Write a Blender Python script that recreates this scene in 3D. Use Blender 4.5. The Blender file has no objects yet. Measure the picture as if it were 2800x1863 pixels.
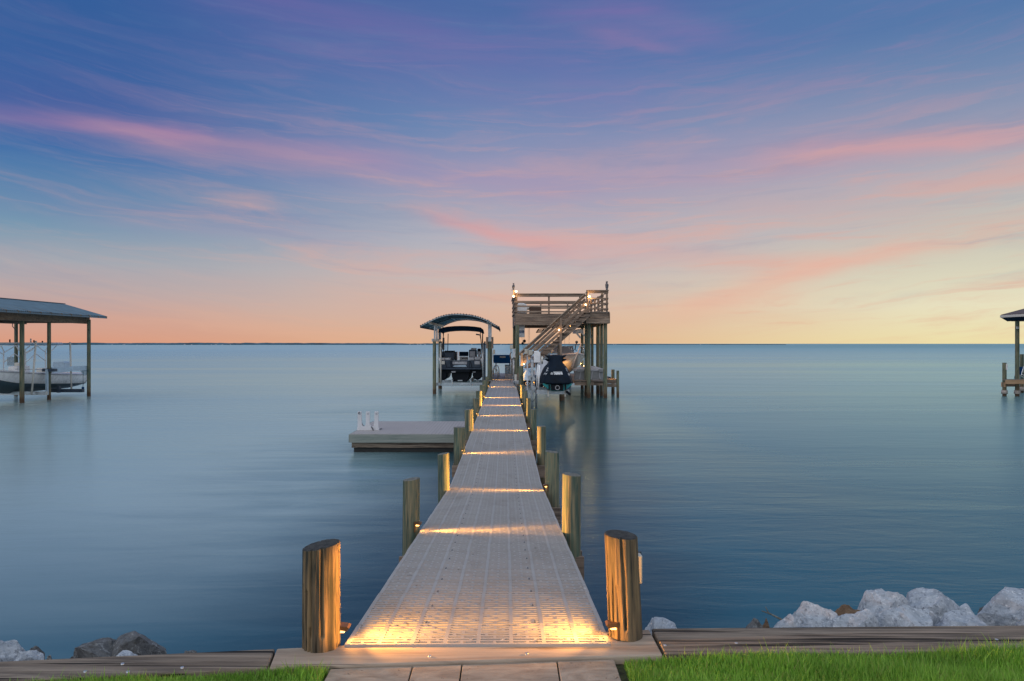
import bpy, math, random
import numpy as np
from mathutils import Vector, Matrix, noise
from mathutils.bvhtree import BVHTree

random.seed(7)
rng = np.random.default_rng(7)
sc = bpy.context.scene
COL = sc.collection
R = math.radians

# ------------------------------------------------------------------ camera
F = 2040.0          # focal length in photograph pixels (2800 wide)
HW = 2.86           # lens height above the water
cam = bpy.data.cameras.new('camera')
camo = bpy.data.objects.new('camera', cam)
COL.objects.link(camo)
camo.location = (0, 0, HW)
camo.rotation_euler = (R(90), 0, 0)
cam.sensor_width = 36
cam.lens = F / 2800 * 36
cam.shift_y = 8.5 / 2800
cam.clip_end = 20000
sc.camera = camo
sc.view_settings.view_transform = 'Standard'
sc.view_settings.look = 'None'
sc.view_settings.exposure = 0
sc.view_settings.gamma = 1
sc.cycles.max_bounces = 6
sc.cycles.transparent_max_bounces = 8
sc.cycles.sample_clamp_indirect = 4
sc.cycles.caustics_reflective = False
sc.cycles.caustics_refractive = False


def P(px, py, d):
    "world point at depth d that the photograph shows at source pixel (px, py)"
    return Vector(((px - 1400) * d / F, d, HW - (py - 940) * d / F))


def X(px, d):
    return (px - 1400) * d / F


def Z(py, d):
    return HW - (py - 940) * d / F


def lin(c):
    return tuple(((v / 255) / 12.92 if v / 255 <= .04045 else ((v / 255 + .055) / 1.055) ** 2.4) for v in c)


# ------------------------------------------------------------------ node helper
class NT:
    def __init__(s, nt):
        s.nt = nt

    def new(s, t, **kw):
        n = s.nt.nodes.new(t)
        for k, v in kw.items():
            setattr(n, k, v)
        return n

    def put(s, sock, v):
        if isinstance(v, (int, float)):
            sock.default_value = v
        elif isinstance(v, (tuple, list)):
            v = tuple(v)
            if len(sock.default_value) == 4 and len(v) == 3:
                v = v + (1,)
            sock.default_value = v
        else:
            s.nt.links.new(v, sock)

    def m(s, op, a, b=None, c=None, clamp=False):
        n = s.new('ShaderNodeMath', operation=op, use_clamp=clamp)
        s.put(n.inputs[0], a)
        if b is not None: s.put(n.inputs[1], b)
        if c is not None: s.put(n.inputs[2], c)
        return n.outputs[0]

    def mix(s, f, a, b, mode='MIX'):
        n = s.new('ShaderNodeMix', data_type='RGBA', blend_type=mode)
        s.put(n.inputs[0], f); s.put(n.inputs[6], a); s.put(n.inputs[7], b)
        return n.outputs[2]

    def xyz(s, x, y, z):
        n = s.new('ShaderNodeCombineXYZ')
        for i, v in enumerate((x, y, z)): s.put(n.inputs[i], v)
        return n.outputs[0]

    def sep(s, v):
        n = s.new('ShaderNodeSeparateXYZ')
        s.put(n.inputs[0], v)
        return n.outputs

    def noise(s, vec, scale, detail=3, rough=.5, dist=0.0):
        n = s.new('ShaderNodeTexNoise')
        s.put(n.inputs['Vector'], vec)
        n.inputs['Scale'].default_value = scale
        n.inputs['Detail'].default_value = detail
        n.inputs['Roughness'].default_value = rough
        n.inputs['Distortion'].default_value = dist
        return n.outputs['Fac']

    def map(s, vec, scale=(1, 1, 1), loc=(0, 0, 0), rot=(0, 0, 0)):
        n = s.new('ShaderNodeMapping')
        s.put(n.inputs[0], vec)
        n.inputs['Location'].default_value = loc
        n.inputs['Rotation'].default_value = rot
        n.inputs['Scale'].default_value = scale
        return n.outputs[0]

    def range(s, v, a, b, c=0.0, d=1.0, smooth=False):
        n = s.new('ShaderNodeMapRange', interpolation_type='SMOOTHSTEP' if smooth else 'LINEAR')
        s.put(n.inputs[0], v)
        for i, q in enumerate((a, b, c, d)): s.put(n.inputs[i + 1], q)
        return n.outputs[0]

    def ramp(s, f, stops):
        n = s.new('ShaderNodeValToRGB')
        s.put(n.inputs[0], f)
        e = n.color_ramp.elements
        while len(e) > 1: e.remove(e[0])
        e[0].position = stops[0][0]; e[0].color = tuple(stops[0][1]) + (1,)
        for p, c in stops[1:]:
            q = e.new(p); q.color = tuple(c) + (1,)
        return n.outputs[0]


# ------------------------------------------------------------------ sky
world = bpy.data.worlds.new('World')
sc.world = world
world.use_nodes = True
wn = NT(world.node_tree)
for n in list(world.node_tree.nodes): world.node_tree.nodes.remove(n)
tc = wn.new('ShaderNodeTexCoord')
dx, dy_, dz = wn.sep(tc.outputs['Generated'])
az = wn.m('MULTIPLY', wn.m('ARCTAN2', dx, dy_), 57.2958)
el = wn.m('MULTIPLY', wn.m('ARCSINE', dz), 57.2958)


def azel(px, py):
    x = (px - 1400) / F; z = (940 - py) / F
    return math.degrees(math.atan(x)), math.degrees(math.atan(z / math.hypot(1, x)))


fe = wn.m('DIVIDE', el, 30.0, clamp=True)


def rampcol(rows, x):
    st = []
    for y, c in rows:                    # y in the 2357-wide view of the photograph
        st.append((max(0, azel(x, y * 1.188)[1]) / 30, lin(c)))
    st.sort()
    return wn.ramp(fe, st)


cl = rampcol([(20, (8, 80, 150)), (150, (18, 84, 154)), (230, (44, 86, 156)), (330, (34, 98, 164)), (430, (78, 126, 170)), (520, (112, 148, 174)),
              (600, (156, 166, 176)), (680, (188, 166, 162)), (740, (212, 162, 142)), (786, (220, 152, 120))], 120)
cc = rampcol([(20, (62, 98, 160)), (150, (76, 108, 168)), (300, (102, 132, 178)), (400, (144, 148, 182)), (480, (166, 166, 184)), (550, (182, 178, 188)),
              (640, (204, 186, 180)), (710, (222, 188, 164)), (786, (228, 180, 140))], 1350)
cr = rampcol([(20, (72, 112, 166)), (150, (104, 130, 172)), (300, (150, 154, 178)), (400, (184, 178, 182)), (500, (198, 192, 182)),
              (600, (216, 210, 186)), (700, (236, 228, 192)), (786, (242, 226, 168))], 2700)
base = wn.mix(wn.range(az, -33, 0, smooth=True), cl, cc)
base = wn.mix(wn.range(az, 2, 33, smooth=True), base, cr)

vec2 = wn.xyz(az, el, 0.0)
wv = wn.map(vec2, scale=(.05, .22, 1), rot=(0, 0, R(8)))
warp = wn.m('SUBTRACT', wn.noise(wv, 1.0, 5, .6, .3), .5)
wisp = wn.noise(wn.map(vec2, scale=(.07, .75, 1), rot=(0, 0, R(7)), loc=(3, 5, 0)), 1.0, 6, .62, .6)
wisp = wn.range(wisp, .3, .66, smooth=True)


def streak(col_in, p0, p1, w, colr, s, soft=.25, wisps=.6):
    a0, e0 = azel(*p0); a1, e1 = azel(*p1)
    L = math.hypot(a1 - a0, e1 - e0); ux, uy = (a1 - a0) / L, (e1 - e0) / L
    da = wn.m('SUBTRACT', az, a0); de = wn.m('SUBTRACT', el, e0)
    al = wn.m('DIVIDE', wn.m('MULTIPLY_ADD', da, ux, wn.m('MULTIPLY', de, uy)), L)
    t = wn.m('MULTIPLY_ADD', de, ux, wn.m('MULTIPLY', da, -uy))
    t = wn.m('MULTIPLY_ADD', warp, 3.2, t)
    g = wn.m('DIVIDE', t, w * 1.15)
    g = wn.m('EXPONENT', wn.m('MULTIPLY', wn.m('MULTIPLY', g, g), -1.0))
    e = wn.m('MULTIPLY', wn.range(al, -soft, soft, smooth=True), wn.range(al, 1 + soft, 1 - soft, smooth=True))
    k = wn.m('MULTIPLY', wn.m('MULTIPLY', g, e), s * .44)
    k = wn.m('MULTIPLY', k, wn.m('MULTIPLY_ADD', wisp, wisps * .7, 1 - wisps * .45), clamp=True)
    return wn.mix(k, col_in, lin(colr))


S = base
for a in [((-400, 190), (500, 250), 2.6, (34, 66, 150), .55, .3, .3),
          ((500, -60), (1550, 250), 2.8, (112, 90, 164), .45, .25, .5),
          ((560, -40), (1350, 130), 1.0, (150, 100, 168), .30, .3, .9),
          ((1520, 20), (1980, 90), .7, (178, 112, 172), .45, .35, .8),
          ((1600, 90), (1840, 125), .35, (196, 124, 164), .45, .35, .6),
          ((1500, 220), (1800, 300), 1.6, (130, 110, 172), .5, .3, .8),
          ((-300, 285), (560, 372), .62, (190, 124, 164), .62, .1, .5),
          ((200, 330), (1080, 440), .75, (204, 144, 162), .75, .2, .6),
          ((900, 420), (1650, 540), 1.3, (176, 136, 174), .6, .25, .6),
          ((1300, 450), (2500, 420), 3.4, (178, 152, 176), .62, .25, .5),
          ((250, 600), (1000, 668), .8, (170, 142, 172), .62, .25, .7),
          ((0, 540), (900, 600), .7, (112, 118, 170), .5, .25, .8),
          ((1180, 590), (1560, 680), .55, (234, 150, 142), 1.15, .3, .4),
          ((1400, 640), (2150, 730), .8, (230, 166, 154), 1.0, .25, .5),
          ((2120, 440), (2900, 335), .7, (240, 158, 148), 1.1, .3, .4),
          ((1700, 500), (2400, 400), 1.2, (196, 150, 170), .5, .3, .7),
          ((1850, 850), (2230, 745), .9, (242, 176, 148), 1.1, .3, .5),
          ((2150, 760), (2580, 680), .6, (244, 172, 148), 1.2, .3, .5),
          ((1950, 575), (2600, 590), 1.0, (214, 164, 160), .5, .3, .9),
          ((1700, 655), (2500, 640), 1.4, (196, 180, 184), .5, .3, .9),
          ((-100, 690), (1300, 850), 1.6, (196, 164, 166), .45, .2, .6),
          ((900, 800), (1500, 900), 1.2, (224, 172, 148), .5, .3, .6),
          ((1650, 880), (2300, 860), .9, (236, 178, 140), .5, .3, .8),
          ((-200, 830), (700, 915), 1.1, (212, 150, 128), .5, .3, .8)]:
    S = streak(S, *a)
# layered wispy cloud over the whole western sky, in shallow arcs
aq = wn.m('SUBTRACT', az, 5.0)
bow_ = wn.m('MULTIPLY_ADD', wn.m('MULTIPLY', aq, aq), -.0019, el)
fine_w = wn.m('MULTIPLY_ADD', warp, 2.6, bow_)
cloudc = wn.ramp(fe, [(0, lin((232, 176, 140))), (.16, lin((230, 170, 150))), (.30, lin((228, 168, 152))), (.45, lin((208, 160, 160))), (.62, lin((158, 126, 166))), (.8, lin((108, 100, 166)))])
for sx, sy, lo, hi, st, off in ((.035, .34, .47, .72, .54, 0), (.07, .85, .49, .72, .46, 4), (.13, 1.7, .54, .78, .16, 9)):
    nz = wn.noise(wn.map(wn.xyz(az, fine_w, 0.0), scale=(sx, sy, 1), loc=(off, off * 2, 0)), 1.0, 7, .62, .8)
    k = wn.m('MULTIPLY', wn.range(nz, lo, hi, smooth=True), st)
    k = wn.m('MULTIPLY', k, wn.range(az, -36, 8, .30, 1.0, smooth=True))
    k = wn.m('MULTIPLY', k, wn.range(el, 26, 12, .35, 1.0))
    S = wn.mix(k, S, cloudc)
    nz = wn.noise(wn.map(wn.xyz(az, fine_w, 0.0), scale=(sx, sy, 1), loc=(off + 31, off * 2, 7)), 1.0, 6, .6, .6)
    S = wn.mix(wn.m('MULTIPLY', wn.m('MULTIPLY', wn.range(nz, .52, .76, smooth=True), st * .45), wn.range(el, 1, 6)), S, lin((92, 126, 170)))
# the pale sky overhead and behind the photographer that lights the place
up = wn.range(el, 28, 55, smooth=True)
S = wn.mix(up, S, (.40, .50, .66))
back = wn.m('MULTIPLY', wn.range(dy_, .35, -.35, smooth=True), wn.range(el, -2, 6, smooth=True))
S = wn.mix(back, S, (.76, .82, .94))
S = wn.mix(wn.range(el, 0, -3), S, (.02, .05, .08))
S = wn.mix(wn.range(el, 30, 18, .05, .09), S, (.42, .50, .56))
bg = wn.new('ShaderNodeBackground')
wn.put(bg.inputs[0], S)
bg.inputs[1].default_value = 1.0
wo = wn.new('ShaderNodeOutputWorld')
world.node_tree.links.new(bg.outputs[0], wo.inputs[0])
world.cycles.sampling_method = 'MANUAL'
world.cycles.sample_map_resolution = 512

# a soft afterglow from behind the photographer's left shoulder
sun = bpy.data.lights.new('sun', 'SUN')
sun.energy = .40
sun.angle = R(25)
sun.color = (1, .93, .86)
suno = bpy.data.objects.new('sun', sun)
COL.objects.link(suno)
suno.rotation_euler = (R(58), 0, R(-48))


# ------------------------------------------------------------------ materials
def mat(name):
    m = bpy.data.materials.new(name)
    m.use_nodes = True
    nt = m.node_tree
    b = nt.nodes['Principled BSDF']
    return m, NT(nt), b


def plain(name, c, rough=.5, metal=0.0, var=.12, scale=6.0, bump=0.0, coat=0.0, spec=.5):
    m, n, b = mat(name)
    b.inputs['Specular IOR Level'].default_value = spec
    t = n.new('ShaderNodeTexCoord').outputs['Object']
    f = n.noise(t, scale, 5, .6)
    c0 = tuple(v * (1 - var * 1.6) for v in c); c1 = tuple(min(1, v * (1 + var)) for v in c)
    n.put(b.inputs['Base Color'], n.mix(n.range(f, .3, .7), c0, c1))
    n.put(b.inputs['Roughness'], n.range(f, .2, .8, max(.03, rough - .1), min(1, rough + .12)))
    b.inputs['Metallic'].default_value = metal
    b.inputs['Coat Weight'].default_value = coat
    if bump:
        bp = n.new('ShaderNodeBump')
        bp.inputs['Strength'].default_value = bump
        bp.inputs['Distance'].default_value = .02
        n.put(bp.inputs['Height'], n.noise(t, scale * 4, 4))
        n.put(b.inputs['Normal'], bp.outputs[0])
    return m


def emis(name, c, s):
    m, n, b = mat(name)
    b.inputs['Base Color'].default_value = tuple(c) + (1,)
    b.inputs['Emission Color'].default_value = tuple(c) + (1,)
    b.inputs['Emission Strength'].default_value = s
    return m


def wood(name, c0, c1, c2, axis=0, rough=.75, grain=30, bump=.35, knots=True, crack=.5, tide=False, seam=None, rnd=.25, g0=.42, g1=.68, c0t=.36):
    "weathered timber, grain along the axis; seam = (axis, spacing) draws plank joints"
    m, n, b = mat(name)
    t = n.new('ShaderNodeTexCoord').outputs['Object']
    oi = n.new('ShaderNodeObjectInfo').outputs['Random']
    off = n.xyz(n.m('MULTIPLY', oi, 37.0), n.m('MULTIPLY', oi, 11.0), n.m('MULTIPLY', oi, 23.0))
    add = n.new('ShaderNodeVectorMath', operation='ADD')
    n.put(add.inputs[0], t); n.put(add.inputs[1], off)
    v = add.outputs[0]
    s = [1.0, 1.0, 1.0]; s[axis] = .045
    g = n.noise(n.map(v, scale=s), grain, 6, .65, .4)
    s2 = [1.0, 1.0, 1.0]; s2[axis] = .22
    big = n.noise(n.map(v, scale=s2), 5.5, 5, .6, .8)
    col = n.mix(n.range(big, .38, .62, smooth=True), c0, c1)
    col = n.mix(n.range(g, g0, g1), col, c2)
    s3 = [1.0, 1.0, 1.0]; s3[axis] = .02
    ck = n.noise(n.map(v, scale=s3, loc=(5, 3, 1)), grain * .9, 3, .5, .2)
    ckm = n.m('MULTIPLY', n.range(ck, c0t, c0t - .05), crack)
    col = n.mix(ckm, col, tuple(x * .12 for x in c1))
    if knots:
        vo = n.new('ShaderNodeTexVoronoi')
        s4 = [1.0, 1.0, 1.0]; s4[axis] = .45
        n.put(vo.inputs['Vector'], n.map(v, scale=s4)); vo.inputs['Scale'].default_value = 2.6
        col = n.mix(n.m('MULTIPLY', n.range(vo.outputs['Distance'], .10, .05), .8), col, tuple(x * .3 for x in c1))
    col = n.mix(n.m('MULTIPLY', oi, rnd), col, tuple(x * .45 for x in c0))
    pos = n.new('ShaderNodeNewGeometry').outputs['Position']
    if tide:
        wz = n.m('MULTIPLY_ADD', n.noise(pos, 5, 3), .3, n.sep(pos)[2])
        col = n.mix(n.range(wz, .46, .34), col, (.012, .013, .012))
        brown = n.m('MULTIPLY', n.range(wz, 1.0, .5), .55)
        col = n.mix(brown, col, (.15, .085, .045))
    if seam:
        q = n.m('FRACT', n.m('DIVIDE', n.sep(t)[seam[0]], seam[1]))
        ln = n.m('MULTIPLY', n.range(n.m('ABSOLUTE', n.m('SUBTRACT', q, .5)), .46, .485), .85)
        col = n.mix(ln, col, (.015, .012, .01))
    n.put(b.inputs['Base Color'], col)
    b.inputs['Roughness'].default_value = rough
    b.inputs['Specular IOR Level'].default_value = .3
    bp = n.new('ShaderNodeBump')
    bp.inputs['Strength'].default_value = bump
    bp.inputs['Distance'].default_value = .012
    n.put(bp.inputs['Height'], n.m('SUBTRACT', g, n.m('MULTIPLY', ckm, 2.0)))
    n.put(b.inputs['Normal'], bp.outputs[0])
    return m


M = {}
M['pile'] = wood('treated_piling', (.14, .18, .125), (.04, .085, .075), (.29, .245, .15), 2, tide=True, grain=34, g0=.45, g1=.64, c0t=.39)
M['pile_old'] = wood('weathered_piling', (.115, .085, .055), (.035, .038, .032), (.30, .205, .11), 2, grain=30, bump=1.0, crack=1.0, rnd=.1, g0=.44, g1=.64, c0t=.395)
M['pile_top'] = plain('piling_end_grain', (.16, .16, .14), .8, var=.4, scale=30, bump=.4)
M['old_top'] = plain('dark_end_grain', (.045, .045, .042), .85, var=.5, scale=30, bump=.6)
for ax, k in ((0, 'x'), (1, 'y'), (2, 'z')):
    M['w' + k] = wood('grey_lumber_' + k, (.25, .18, .135), (.12, .09, .075), (.40, .31, .24), ax, grain=24)
M['wseam'] = wood('deck_boards', (.24, .20, .17), (.14, .12, .11), (.33, .28, .25), 0, seam=(1, .14))
M['amber'] = wood('new_and_lamplit_lumber', (.55, .34, .20), (.42, .26, .15), (.62, .42, .26), 0, rough=.6)
M['cap'] = wood('pale_cap_timber', (.38, .30, .23), (.28, .21, .155), (.46, .37, .29), 0, grain=24, bump=.35, crack=.9, c0t=.385, rnd=.0)
M['capd'] = wood('dark_cap_timber', (.18, .14, .105), (.095, .075, .058), (.28, .225, .175), 0, grain=34, bump=.9, crack=1.0, rnd=.0, g0=.43, g1=.64, c0t=.385)
M['white'] = plain('white_gelcoat', (.86, .87, .88), .28, var=.06, coat=.3)
M['offwhite'] = plain('off_white_plastic', (.66, .64, .58), .45, var=.08)
M['beige'] = plain('beige_enclosure', (.50, .47, .40), .45, var=.1)
M['alu'] = plain('galvanised_metal', (.50, .53, .56), .38, .7, var=.18)
M['alub'] = plain('painted_lift_beam', (.42, .55, .66), .45, .1, var=.1)
M['chrome'] = plain('stainless_tube', (.75, .76, .78), .18, 1.0, var=.05)
M['grey'] = plain('grey_resin', (.27, .28, .29), .5, var=.06)
M['greyl'] = plain('light_grey_vinyl', (.42, .43, .46), .5, var=.08)
M['greyd'] = plain('charcoal_panel', (.045, .065, .095), .4, var=.15, spec=.3)
M['black'] = plain('black_plastic', (.006, .009, .014), .5, var=.2, spec=.15)
M['navy'] = plain('navy_canvas', (.005, .022, .050), .75, var=.15, bump=.1, spec=.1)
M['teal_canvas'] = plain('teal_canvas', (.015, .13, .20), .7, var=.2, scale=3, bump=.15)
M['cover'] = plain('black_cover_cloth', (.004, .010, .020), .6, var=.4, scale=3, bump=.2, spec=.14)
M['blue'] = plain('royal_blue_cover', (.003, .055, .16), .7, var=.15, spec=.1)
M['teal'] = plain('teal_hull', (.005, .24, .26), .3, var=.1, coat=.4)
M['steelroof'] = plain('galvalume_roof', (.10, .17, .23), .45, .2, var=.15, scale=2)
M['shingle'] = plain('brown_shingle', (.13, .10, .10), .85, var=.4, scale=18, bump=.5)
M['concrete'] = plain('concrete_collar', (.40, .36, .33), .8, var=.2, bump=.3)
M['bronze'] = plain('bronze_fixture', (.20, .11, .05), .45, .6, var=.15)
M['bulb'] = emis('lit_bulb', (1, .60, .24), 30)
M['lens'] = emis('lit_lens', (1, .50, .14), 5)
M['letter'] = plain('white_lettering', (.72, .74, .76), .5, var=.03)
M['letterd'] = plain('dark_lettering', (.03, .04, .05), .5, var=.03)
M['letterg'] = plain('tan_lettering', (.62, .55, .46), .5, var=.03)
M['owl'] = plain('painted_owl', (.12, .12, .14), .6, var=.6, scale=14, bump=.3)
M['rope'] = plain('dark_rope', (.02, .025, .04), .8)
M['foam'] = plain('black_float', (.018, .018, .018), .7, var=.4, bump=.6)
M['fasc'] = wood('mossy_fascia', (.27, .30, .27), (.19, .23, .21), (.33, .35, .32), 0, grain=16, bump=.2)
M['wake'] = plain('bottom_paint', (.03, .06, .08), .5)
M['wicker'] = plain('woven_brown', (.12, .075, .055), .8, var=.3, scale=60, bump=.5)
M['glasspanel'] = None
m, n, b = mat('smoked_acrylic')
b.inputs['Base Color'].default_value = (.25, .32, .36, 1); b.inputs['Alpha'].default_value = .45
b.inputs['Roughness'].default_value = .2
M['acrylic'] = m

# dock grating
m, n, b = mat('grey_grating')
t = n.new('ShaderNodeTexCoord').outputs['Object']
f = n.noise(t, 3, 5, .6)
fine = n.noise(t, 90, 2, .5)
oi = n.new('ShaderNodeObjectInfo').outputs['Random']
c = n.mix(n.range(f, .3, .7), (.315, .305, .295), (.375, .365, .355))
c = n.mix(n.m('MULTIPLY', n.range(fine, .62, .72), .5), c, (.25, .24, .24))
c = n.mix(n.m('MULTIPLY', oi, .18), c, (.36, .35, .37))
dirt = n.noise(n.map(t, scale=(1, 1, 1), loc=(7, 2, 0)), 1.3, 6, .7)
c = n.mix(n.m('MULTIPLY', n.range(dirt, .52, .7), .35), c, (.33, .29, .25))
wp = n.new('ShaderNodeNewGeometry').outputs['Position']
st_ = n.noise(n.map(wp, scale=(1.3, .5, 1)), 1.6, 6, .7, .8)
c = n.mix(n.m('MULTIPLY', n.range(st_, .50, .68), .45), c, (.22, .20, .175))
sp_ = n.noise(wp, 14, 3, .6)
c = n.mix(n.m('MULTIPLY', n.range(sp_, .70, .74), .7), c, (.62, .62, .60))
c = n.mix(n.m('MULTIPLY', n.range(n.noise(n.map(wp, loc=(9, 4, 2)), 11, 3, .6), .69, .73), .7), c, (.10, .09, .08))
n.put(b.inputs['Base Color'], c)
b.inputs['Roughness'].default_value = .7
M['grate'] = m
# far decking: rows of slots as a pattern
m, n, b = mat('grey_grating_far')
t = n.new('ShaderNodeTexCoord').outputs['Object']
tx, ty, tz = n.sep(t)
q = n.m('FRACT', n.m('DIVIDE', tx, .1675))
rib = n.range(n.m('ABSOLUTE', n.m('SUBTRACT', q, .5)), .44, .40)
q2 = n.m('FRACT', n.m('DIVIDE', ty, .335))
sm = n.range(n.m('ABSOLUTE', n.m('SUBTRACT', q2, .5)), .47, .49)
c = n.mix(rib, (.35, .345, .34), (.26, .255, .255))
c = n.mix(n.m('MULTIPLY', sm, .6), c, (.2, .2, .2))
c = n.mix(n.m('MULTIPLY', n.range(n.noise(t, 1.5, 4), .45, .7), .3), c, (.33, .32, .32))
n.put(b.inputs['Base Color'], c)
b.inputs['Roughness'].default_value = .5
M['gratefar'] = m
# float planks: lines along y
m, n, b = mat('composite_planks')
t = n.new('ShaderNodeTexCoord').outputs['Object']
tx, ty, tz = n.sep(t)
q = n.m('FRACT', n.m('DIVIDE', tx, .092))
ln = n.range(n.m('ABSOLUTE', n.m('SUBTRACT', q, .5)), .40, .46)
c = n.mix(n.noise(n.map(t, scale=(3, .4, 1)), 3, 4), (.32, .29, .28), (.42, .39, .38))
c = n.mix(n.m('MULTIPLY', ln, .65), c, (.16, .15, .15))
n.put(b.inputs['Base Color'], c); b.inputs['Roughness'].default_value = .6
M['planks'] = m
# travertine
m, n, b = mat('travertine')
t = n.new('ShaderNodeTexCoord').outputs['Object']
oi = n.new('ShaderNodeObjectInfo').outputs['Random']
ad = n.new('ShaderNodeVectorMath', operation='ADD')
n.put(ad.inputs[0], t); n.put(ad.inputs[1], n.xyz(n.m('MULTIPLY', oi, 9.0), n.m('MULTIPLY', oi, 5.0), 0.0))
v = ad.outputs[0]
f = n.noise(n.map(v, scale=(1, 2.2, 1)), 6, 6, .65, .8)
c = n.mix(n.range(f, .32, .66), (.24, .18, .13), (.42, .34, .26))
pit = n.noise(v, 42, 3, .5)
pm = n.m('MULTIPLY', n.range(pit, .66, .72), n.range(n.noise(v, 7, 2), .48, .6))
c = n.mix(pm, c, (.11, .08, .06))
n.put(b.inputs['Base Color'], c); b.inputs['Roughness'].default_value = .7
bp = n.new('ShaderNodeBump'); bp.inputs['Strength'].default_value = .5; bp.inputs['Distance'].default_value = .006
n.put(bp.inputs['Height'], n.m('SUBTRACT', n.noise(v, 60, 4), n.m('MULTIPLY', pm, 1.5)))
n.put(b.inputs['Normal'], bp.outputs[0])
M['trav'] = m


def rockmat(name, a, b_, c_, fleck):
    m, n, b = mat(name)
    t = n.new('ShaderNodeTexCoord').outputs['Object']
    oi = n.new('ShaderNodeObjectInfo').outputs['Random']
    ad = n.new('ShaderNodeVectorMath', operation='ADD')
    n.put(ad.inputs[0], t); n.put(ad.inputs[1], n.xyz(n.m('MULTIPLY', oi, 19.0), n.m('MULTIPLY', oi, 7.0), 0.0))
    v = ad.outputs[0]
    f = n.noise(v, 7, 7, .68, .9)
    g = n.noise(v, 34, 5, .7, .4)
    c = n.mix(n.range(f, .36, .62), a, b_)
    c = n.mix(n.range(g, .54, .68), c, c_)
    c = n.mix(n.m('MULTIPLY', n.range(n.noise(v, 22, 4, .7, 1.5), .56, .66), .8), c, fleck)
    n.put(b.inputs['Base Color'], c); b.inputs['Roughness'].default_value = .85
    bp = n.new('ShaderNodeBump'); bp.inputs['Strength'].default_value = .9; bp.inputs['Distance'].default_value = .018
    n.put(bp.inputs['Height'], n.m('ADD', n.m('MULTIPLY', f, 1.6), n.m('MULTIPLY', g, .6)))
    n.put(b.inputs['Normal'], bp.outputs[0])
    return m


M['rockw'] = rockmat('pale_limestone', (.27, .31, .36), (.47, .51, .56), (.15, .17, .20), (.66, .70, .74))
M['rockd'] = rockmat('dark_rock', (.075, .078, .080), (.15, .155, .16), (.05, .045, .04), (.36, .37, .37))
M['rockb'] = rockmat('brown_rock', (.16, .10, .06), (.24, .16, .10), (.09, .06, .04), (.30, .24, .18))

# grass
m, n, b = mat('grass_blades')
ri = n.new('ShaderNodeNewGeometry').outputs['Random Per Island']
pos = n.new('ShaderNodeNewGeometry').outputs['Position']
at = n.new('ShaderNodeAttribute'); at.attribute_name = 'tip'
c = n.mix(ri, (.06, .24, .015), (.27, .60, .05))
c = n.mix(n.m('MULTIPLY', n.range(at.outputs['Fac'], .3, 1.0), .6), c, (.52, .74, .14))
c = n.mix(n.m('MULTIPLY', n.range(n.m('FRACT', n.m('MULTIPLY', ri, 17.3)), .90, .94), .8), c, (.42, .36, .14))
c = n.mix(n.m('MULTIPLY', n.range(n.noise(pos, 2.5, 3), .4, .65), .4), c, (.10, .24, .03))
n.put(b.inputs['Base Color'], c)
b.inputs['Roughness'].default_value = .5
tr = n.new('ShaderNodeBsdfTranslucent'); n.put(tr.inputs[0], c)
mx = n.new('ShaderNodeMixShader'); mx.inputs[0].default_value = .3
n.nt.links.new(b.outputs[0], mx.inputs[1]); n.nt.links.new(tr.outputs[0], mx.inputs[2])
n.nt.links.new(mx.outputs[0], n.nt.nodes['Material Output'].inputs[0])
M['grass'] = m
M['soil'] = plain('dark_soil', (.05, .055, .02), .95, var=.5, scale=12, bump=.5)
M['shore'] = plain('far_treeline', (.04, .11, .16), .95, var=.4, scale=.02)  # distance haze is mixed into this blue-green

# water
m, n, b = mat('bay_water')
pos = n.new('ShaderNodeNewGeometry').outputs['Position']
for q in list(n.nt.nodes):
    if q.type == 'BSDF_PRINCIPLED': n.nt.nodes.remove(q)
# wind streaks: long soft bands lying across the view, finer close in
px_, py_, pz_ = n.sep(pos)
ly = n.m('MULTIPLY', n.m('LOGARITHM', n.m('MAXIMUM', py_, 1.0), 2.718), 9.0)   # bands widen with distance like swell seen over a bay
u = n.m('DIVIDE', px_, n.m('MAXIMUM', py_, 1.0))
band = n.noise(n.map(n.xyz(px_, py_, 0.0), scale=(.010, .055, 1), rot=(0, 0, R(4))), 1.0, 5, .6, .5)
band2 = n.noise(n.map(n.xyz(px_, py_, 0.0), scale=(.10, .55, 1), rot=(0, 0, R(-7))), 1.0, 5, .62, .6)
near = n.range(py_, 16, 60, 1.0, 0.0)
calm = n.m('MULTIPLY', n.range(px_, 4, -9, smooth=True), n.range(py_, 400, 60, .35, 1.0))
shn = n.m('MULTIPLY_ADD', n.m('SUBTRACT', band2, .5), 2.5, px_)
shel = n.m('MULTIPLY', n.m('MULTIPLY', n.range(shn, -4.6, -2, smooth=True), n.range(shn, 7.5, 4.5, smooth=True)), n.range(py_, 46, 38, smooth=True))
tower_refl = n.m('MULTIPLY', n.m('MULTIPLY', n.range(shn, -4.0, -1, smooth=True), n.range(n.m('SUBTRACT', shn, n.m('MULTIPLY', py_, .105)), 2.2, .2, smooth=True)), n.range(py_, 52, 36, smooth=True))
rough = n.m('MULTIPLY_ADD', band, n.m('MULTIPLY_ADD', shel, -.13, .20), n.m('MULTIPLY_ADD', calm, -.05, .15))
rough = n.m('MULTIPLY_ADD', n.m('MULTIPLY', band2, near), .06, rough)
rough = n.m('ADD', rough, n.range(py_, 90, 420, 0.0, .16))
rip = n.noise(n.map(n.xyz(px_, py_, 0.0), scale=(.8, 2.6, 1), rot=(0, 0, R(-10))), 1.0, 4, .55, .5)
rip2 = n.noise(n.map(n.xyz(px_, py_, 0.0), scale=(3.2, 11, 1), rot=(0, 0, R(12))), 1.0, 3, .55, .4)
swell = n.noise(n.map(n.xyz(px_, py_, 0.0), scale=(.06, .30, 1), rot=(0, 0, R(6))), 1.0, 3, .5, .3)
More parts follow.
